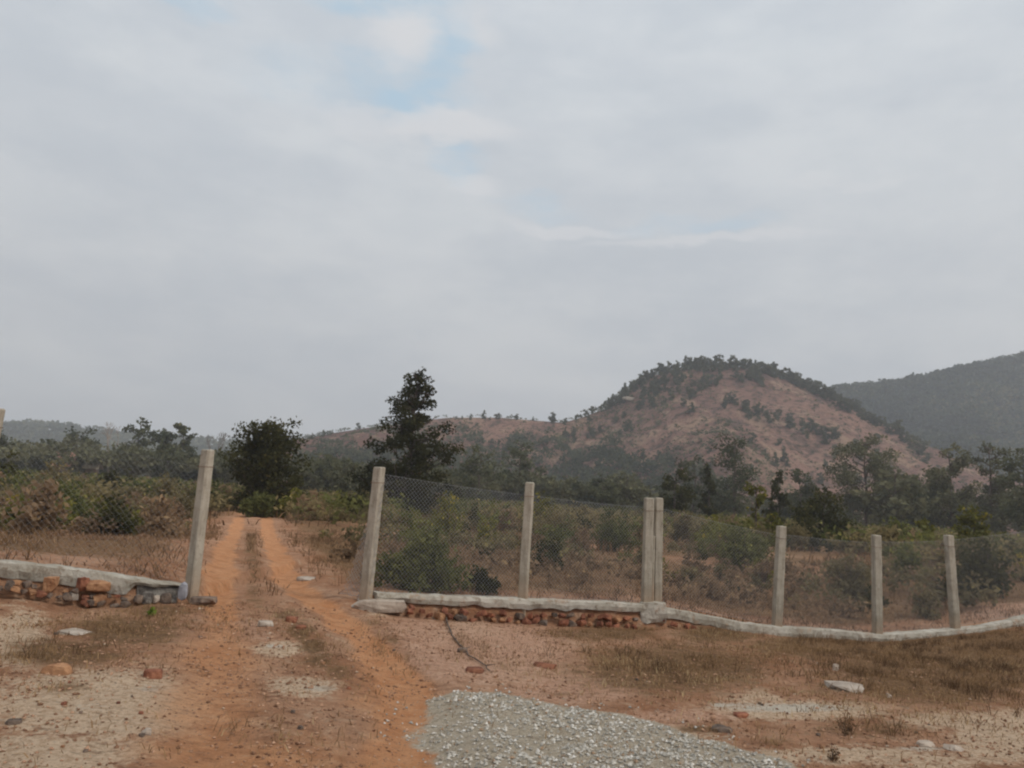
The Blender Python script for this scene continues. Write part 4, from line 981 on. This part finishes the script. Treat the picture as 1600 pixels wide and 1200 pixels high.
VT = {'dense': [one_mesh_tree('woodland_tree', 900 + k, 8., 6.4, .1, [dome, wide, dome][k % 3], 1300, .40, G_far, limbs=18, clump=.17) for k in range(6)],
      'grey': [one_mesh_tree('woodland_tree', 920 + k, 8., 6.0, .22, dome, 1000, .38, G_grey, limbs=18, clump=.15, gaps=.1) for k in range(3)]}
rng = np.random.default_rng(41)
def woodland(n, pxr, yr, hr, label, group, pg=.3, ztop=None):
    k = 0
    while k < n:
        px = rng.uniform(*pxr); y = rng.uniform(*yr); x = at(px, 740, y)[0]; z = float(surface(np.array([x]), np.array([y]))[0])
        if vnoise(np.array([x * .05]), np.array([y * .05]), 8)[0] < .25: continue
        m = VT['grey' if rng.uniform() < pg else 'dense']; m = m[int(rng.integers(0, len(m)))]; h = rng.uniform(*hr) / 8
        add('woodland_tree', m, loc=(x, y, z - .3), rz=rng.uniform(0, 6.28), sc=(h * rng.uniform(.85, 1.3), h * rng.uniform(.85, 1.3), h), label=f'{label}, {zone(px)}', cat='tree', group=f'{group} {zone(px)}'); k += 1
woodland(75, (-60, 372), (130, 260), (5.0, 9.5), 'grey green tree in the left tree line', 'trees of the left tree line', .35)
woodland(95, (470, 1060), (125, 235), (4.5, 8.0), 'dark tree of the wooded band below the low ridge', 'trees in the wooded band left of the paired posts', .25)
woodland(45, (1040, 1420), (130, 230), (4, 7.0), 'tree of the wooded band below the brown hill', 'trees in the wooded band above the right fence', .45)
woodland(30, (1400, 1700), (110, 260), (6, 10.5), 'tall tree of the wood below the forested hill', 'trees of the right hand wood', .6)

# ------------------------------------------------------------------ trees on the hills
HV = [one_mesh_tree('hill_tree', 950 + k, 7., 5.2, .05, [dome, wide, cone, dome][k % 4], 560, .52, G_far, limbs=14, clump=.19) for k in range(6)]
rng = np.random.default_rng(51)
h1s = lambda x, y: hill1(x, y)
def hzone(px):
    for a, b_ in [(700, 'left of the ragged tree'), (880, 'on the far left ridge'), (960, 'where the ridge meets the hill'), (1030, 'on the left shoulder'), (1090, 'left of the summit'), (1150, 'at the summit'), (1210, 'right of the summit'), (1300, 'high on the right flank'), (1380, 'midway down the right flank')]:
        if px < a: return b_
    return 'low on the right flank'
def put(px, py, hr, label, group, sink=.5):
    p = hit(px, py, h1s, 180, 470, 500)
    if p[2] < .5: return
    h = rng.uniform(*hr) / 7 * .9; add('hill_tree', HV[int(rng.integers(0, 6))], loc=(p[0], p[1], p[2] - sink), rz=rng.uniform(0, 6.28), sc=(h * rng.uniform(.7, 1.05), h * rng.uniform(.7, 1.05), h), label=f'{label}, {hzone(px)}', cat='tree', group=f'{group}, {hzone(px)}')
rp = it(H1)
lab_ = {'r': ('dark tree on the brown hill crest', 'trees along the hill crest'), 'g': ('dark tree in the diagonal gully of the hill', 'trees in the diagonal gully'),
        's': ('small dark tree on the open brown slope', 'trees scattered on the open slope'), 'w': ('dark tree on the low wooded slope left of the brown hill', 'trees on the low wooded slope'),
        'b': ('dark tree in the ridge line strip of the hill', 'trees on the right shoulder')}
for px in np.arange(945, 1300, 5.5): put(px + rng.uniform(-3, 3), rp(px) + rng.uniform(1, 6), (5, 8.5), *lab_['r'])
for _ in range(80):
    px = rng.uniform(960, 1190); d = rng.uniform(2, 52) * (1 - .45 * max(0, (px - 1120) / 70) if px > 1120 else 1)
    if px > 1120 and d > 26: continue
    put(px, rp(px) + d, (4.5, 7.5), *lab_['r'])
for px in np.arange(1195, 1450, 6): put(px, rp(px) + rng.uniform(0, 3 + 8 * (px > 1280)), (5, 8.5), *lab_['b'])
for _ in range(34):
    u = rng.uniform(0, 1); put(1120 + 190 * u + rng.normal(0, 5), 632 + 62 * u ** 1.3 + rng.normal(0, 6), (4, 7), *lab_['g'])
for _ in range(80):
    px = rng.uniform(880, 1180); py = rng.uniform(max(rp(px) + 12, 610), 740)
    if vnoise(np.array([px * .03]), np.array([py * .03]), 5)[0] < .42: continue
    put(px, py, (3.2, 6.5), *lab_['s'])
for _ in range(18): put(rng.uniform(1180, 1400), rng.uniform(690, 760), (4, 7), *lab_['s'])
for px in (487, 505, 512, 560, 608, 712, 722, 735, 756, 765, 778, 806, 833, 862, 865, 882, 884, 900, 915, 925): put(px, rp(px) + rng.uniform(0, 5), (3.5, 8) if px in (756, 862, 865) else (2.5, 5), 'small dark tree on the low ridge skyline', 'trees on the low ridge skyline')
p = hit(984, 626, h1s, 180, 470); add('pale_rock', rock_mesh('pale_rock', 77, 9, 4, 2.2, m_stone, .4), loc=(p[0], p[1], p[2] + .5), rz=.5, label='whitish rock outcrop on the upper left shoulder of the brown hill', cat='rock')

def canopy(name, fn, x0, x1, y0, y1, n, size, per, mat, label, seed, den=None, cat='forest', tf=.02, lf=.34):
    rng = np.random.default_rng(seed); x = rng.uniform(x0, x1, n); y = rng.uniform(y0, y1, n); z = fn(x, y); k = z > 1
    if den is not None: k &= rng.uniform(size=n) < den(x, y, z)
    x, y, z = x[k], y[k], z[k]; n = len(x); s = size * rng.uniform(.6, 1.3, n)
    base_t = np.clip(.38 + 1.5 * fbm(x * tf, y * tf, 3, seed) + rng.uniform(-.22, .22, n), 0, .9)
    c = np.stack([x, y, z + s * .55], 1); c = np.repeat(c, per, 0); g = rng.normal(size=c.shape); g /= np.linalg.norm(g, axis=1)[:, None]; g[:, 2] = np.abs(g[:, 2]) * 1.0 - .15
    P_ = c + g * np.repeat(s, per)[:, None] * rng.uniform(.3, .6, (len(c), 1)); Vl, Fl = leaves(rng, P_, size * lf, 1.3)
    ti = np.repeat(np.clip(np.repeat(base_t, per) + rng.uniform(-.15, .3, n * per), 0, 1), 4)
    add(name, mesh(name, Vl, Fl, {'tint': ti}, False, [mat]), label=label, cat=cat, kind='stuff')
canopy('forest', hill2, 160, 900, 490, 790, 17000, 9.0, 18, G_wood, 'dense dark wood covering the far right hill', 61)
canopy('ridge_forest', hill3, -900, 0, 700, 1010, 5000, 11, 9, G_far, 'hazy wood on the distant low ridge at far left', 62)
canopy('hill_scrub', hill1, -150, 280, 190, 425, 26000, 1.7, 8, G_far, 'low dark scrub dotted over the brown hill', 63, lambda x, y, z: np.clip(sstep(-.02, .14, fbm(x * .05, y * .05, 5, 88)) * .9 * (x < 110) + .10 + .5 * sstep(.02, .2, fbm(x * .02, y * .02, 4, 18)) * (x < 95), 0, 1), 'scrub')
def pden(x, y, z):
    a, b_ = project(np.stack([x, y, z], 1)); crest = np.interp(a, [p[0] for p in H1], [p[1] for p in H1])
    lim = np.interp(a, [440, 520, 700, 850, 950, 1060, 1150], [725, 722, 690, 690, 705, 735, 760])
    return (a < 1150) * sstep(-14, 10, b_ - lim + 26 * fbm(x * .04, y * .04, 3, 19)) * (y < 415)
def cden(x, y, z):
    a, b_ = project(np.stack([x, y, z], 1)); d = b_ - np.interp(a, [p[0] for p in H1], [p[1] for p in H1])
    w_ = np.interp(a, [900, 960, 1010, 1100, 1150, 1200, 1300, 1460], [4, 14, 34, 44, 26, 8, 10, 10])
    return (a > 900) * (a < 1460) * sstep(w_, w_ * .5, d) * sstep(-.12, .05, fbm(x * .06, y * .06, 3, 91)) * (y < 428)
canopy('crest_wood', hill1, -20, 280, 290, 430, 2600, 3.2, 14, G_far, 'low dark wood along the top of the brown hill', 66, cden)
canopy('wooded_slope', hill1, -170, 90, 180, 415, 5200, 5.2, 30, G_far, 'dark wood covering the low slope left of the brown hill', 64, pden, lf=.2)
gs = lambda x, y: height(x, y) + 1.6
canopy('woodland', gs, -170, 270, 128, 240, 3000, 4.4, 60, G_grey, 'low grey green wood filling the valley below the hills', 65, lf=.13)
def brush(name, n, x0, x1, y0, y1, size, per, mat, label, seed, thr, hs=.55, cat='brush'):
    rng = np.random.default_rng(seed); xy = scatter(rng, n, x0, x1, y0, y1, lambda x, y: back(x, y) * (y > fence_y(x) + 1.2) * sstep(thr, thr + .12, fbm(x * .16, y * .16, 4, seed)) * (rdist(x, y) > 1.0) * ((x > -9) | (y > 17)))
    n = len(xy); z = height(xy[:, 0], xy[:, 1]); s = size * rng.uniform(.5, 1.3, n); c = np.repeat(np.stack([xy[:, 0], xy[:, 1], z + s * hs], 1), per, 0)
    g = rng.normal(size=c.shape); g /= np.linalg.norm(g, axis=1)[:, None]; g[:, 2] *= .8
    Vl, Fl = leaves(rng, c + g * np.repeat(s, per)[:, None] * rng.uniform(.1, .6, (len(c), 1)), size * .12, 1.8)
    ti = np.repeat(np.clip(np.repeat(rng.uniform(0, .8, n), per) + rng.uniform(-.2, .25, n * per), 0, 1), 4)
    add(name, mesh(name, Vl, Fl, {'tint': ti}, False, [mat]), label=label, cat=cat, kind='stuff')
brush('dry_brush', 3200, -26, 36, 13, 42, .55, 40, G_brown, 'tangled dry brown brush across the near field', 71, .03)
brush('olive_brush', 2300, -30, 40, 19, 48, .70, 55, G_olive, 'tangled olive brush across the near field', 72, .05)
brush('far_brush', 15000, -85, 110, 38, 135, 1.3, 34, G_olive, 'olive brown brush in the far field', 73, -.05)
brush('far_green_brush', 6000, -85, 110, 38, 135, 1.6, 34, G_bush, 'green brush in the far field', 74, .02)

# ------------------------------------------------------------------ two far huts
def hut(px, py, wpx, y, wall, roof, label, seed):
    x, z, h, w = where(px, py, wpx, y); d = w * .7; hw = h * .55
    o = add('hut', None, loc=(x, y, z), label=label, cat='hut', rz=.15)
    V = [(-w / 2, -d / 2, 0), (w / 2, -d / 2, 0), (w / 2, d / 2, 0), (-w / 2, d / 2, 0), (-w / 2, -d / 2, hw), (w / 2, -d / 2, hw), (w / 2, d / 2, hw), (-w / 2, d / 2, hw), (-w / 2, 0, h * .97), (w / 2, 0, h * .97)]
    add('wall', mesh('wall', V, [np.array([(0, 1, 5, 4), (2, 3, 7, 6)]), np.array([(1, 2, 6, 9, 5), (3, 0, 4, 8, 7)])], None, False, [wall]), o)
    e = .5; V = []
    for t in (0, -.14):
        V += [(-w / 2 - e, -d / 2 - e, hw - .25 + t + .3), (w / 2 + e, -d / 2 - e, hw - .25 + t + .3), (w / 2 + e, 0, h + t + .15), (-w / 2 - e, 0, h + t + .15), (w / 2 + e, d / 2 + e, hw - .25 + t + .3), (-w / 2 - e, d / 2 + e, hw - .25 + t + .3)]
    F_ = [(0, 1, 2, 3), (3, 2, 4, 5), (7, 6, 9, 8), (8, 9, 11, 10), (0, 6, 7, 1), (4, 10, 11, 5), (1, 7, 8, 2), (2, 8, 10, 4), (3, 9, 6, 0), (5, 11, 9, 3)]
    add('roof', mesh('roof', V, np.array(F_), None, False, [roof]), o)
    dm, _ = newmat('dark_door', .9); _.inputs['Base Color'].default_value = c4(.06, .045, .04)
    V = [(-.45, -d / 2 - .05, 0), (.45, -d / 2 - .05, 0), (.45, -d / 2 - .05, 1.8), (-.45, -d / 2 - .05, 1.8), (-.45, -d / 2 + .02, 0), (.45, -d / 2 + .02, 0), (.45, -d / 2 + .02, 1.8), (-.45, -d / 2 + .02, 1.8)]
    add('door', mesh('door', V, np.array([(0, 1, 2, 3), (1, 5, 6, 2), (4, 0, 3, 7), (3, 2, 6, 7)]), None, False, [dm]), o)
m_tile = simplemat('faded_red_tiles', (.30, .16, .13), (.40, .24, .20), 1.5); m_lime = simplemat('mud_wall', (.26, .19, .15), (.34, .26, .2), 1)
hut(105, 708, 22, 135, m_lime, m_tile, 'small far hut with a faded red roof below the left tree line', 1)
hut(147, 714, 16, 138, m_lime, simplemat('thatch', (.30, .26, .20), (.42, .38, .3), 2), 'smaller far pale hut right of the red roofed hut', 2)

# ------------------------------------------------------------------ haze
zmin = -40
hv = [(x, y, z) for x in (-2700, 2700) for y in (-500, 2700) for z in (zmin, 175)]
hm = mesh('haze', hv, np.array([(0, 1, 3, 2), (4, 6, 7, 5), (0, 4, 5, 1), (2, 3, 7, 6), (0, 2, 6, 4), (1, 5, 7, 3)]))
m_haze = bpy.data.materials.new('haze'); m_haze.use_nodes = True; nt = m_haze.node_tree; nt.nodes.clear()
pv = N('ShaderNodeVolumePrincipled'); pv.inputs['Color'].default_value = c4(.86, .91, .97); pv.inputs['Density'].default_value = .0005; pv.inputs['Anisotropy'].default_value = .2
om = N('ShaderNodeOutputMaterial'); nt.links.new(pv.outputs[0], om.inputs['Volume'])
hm.materials.append(m_haze); add('haze', hm, label='thin grey haze fading the far hills', cat='haze', kind='stuff')
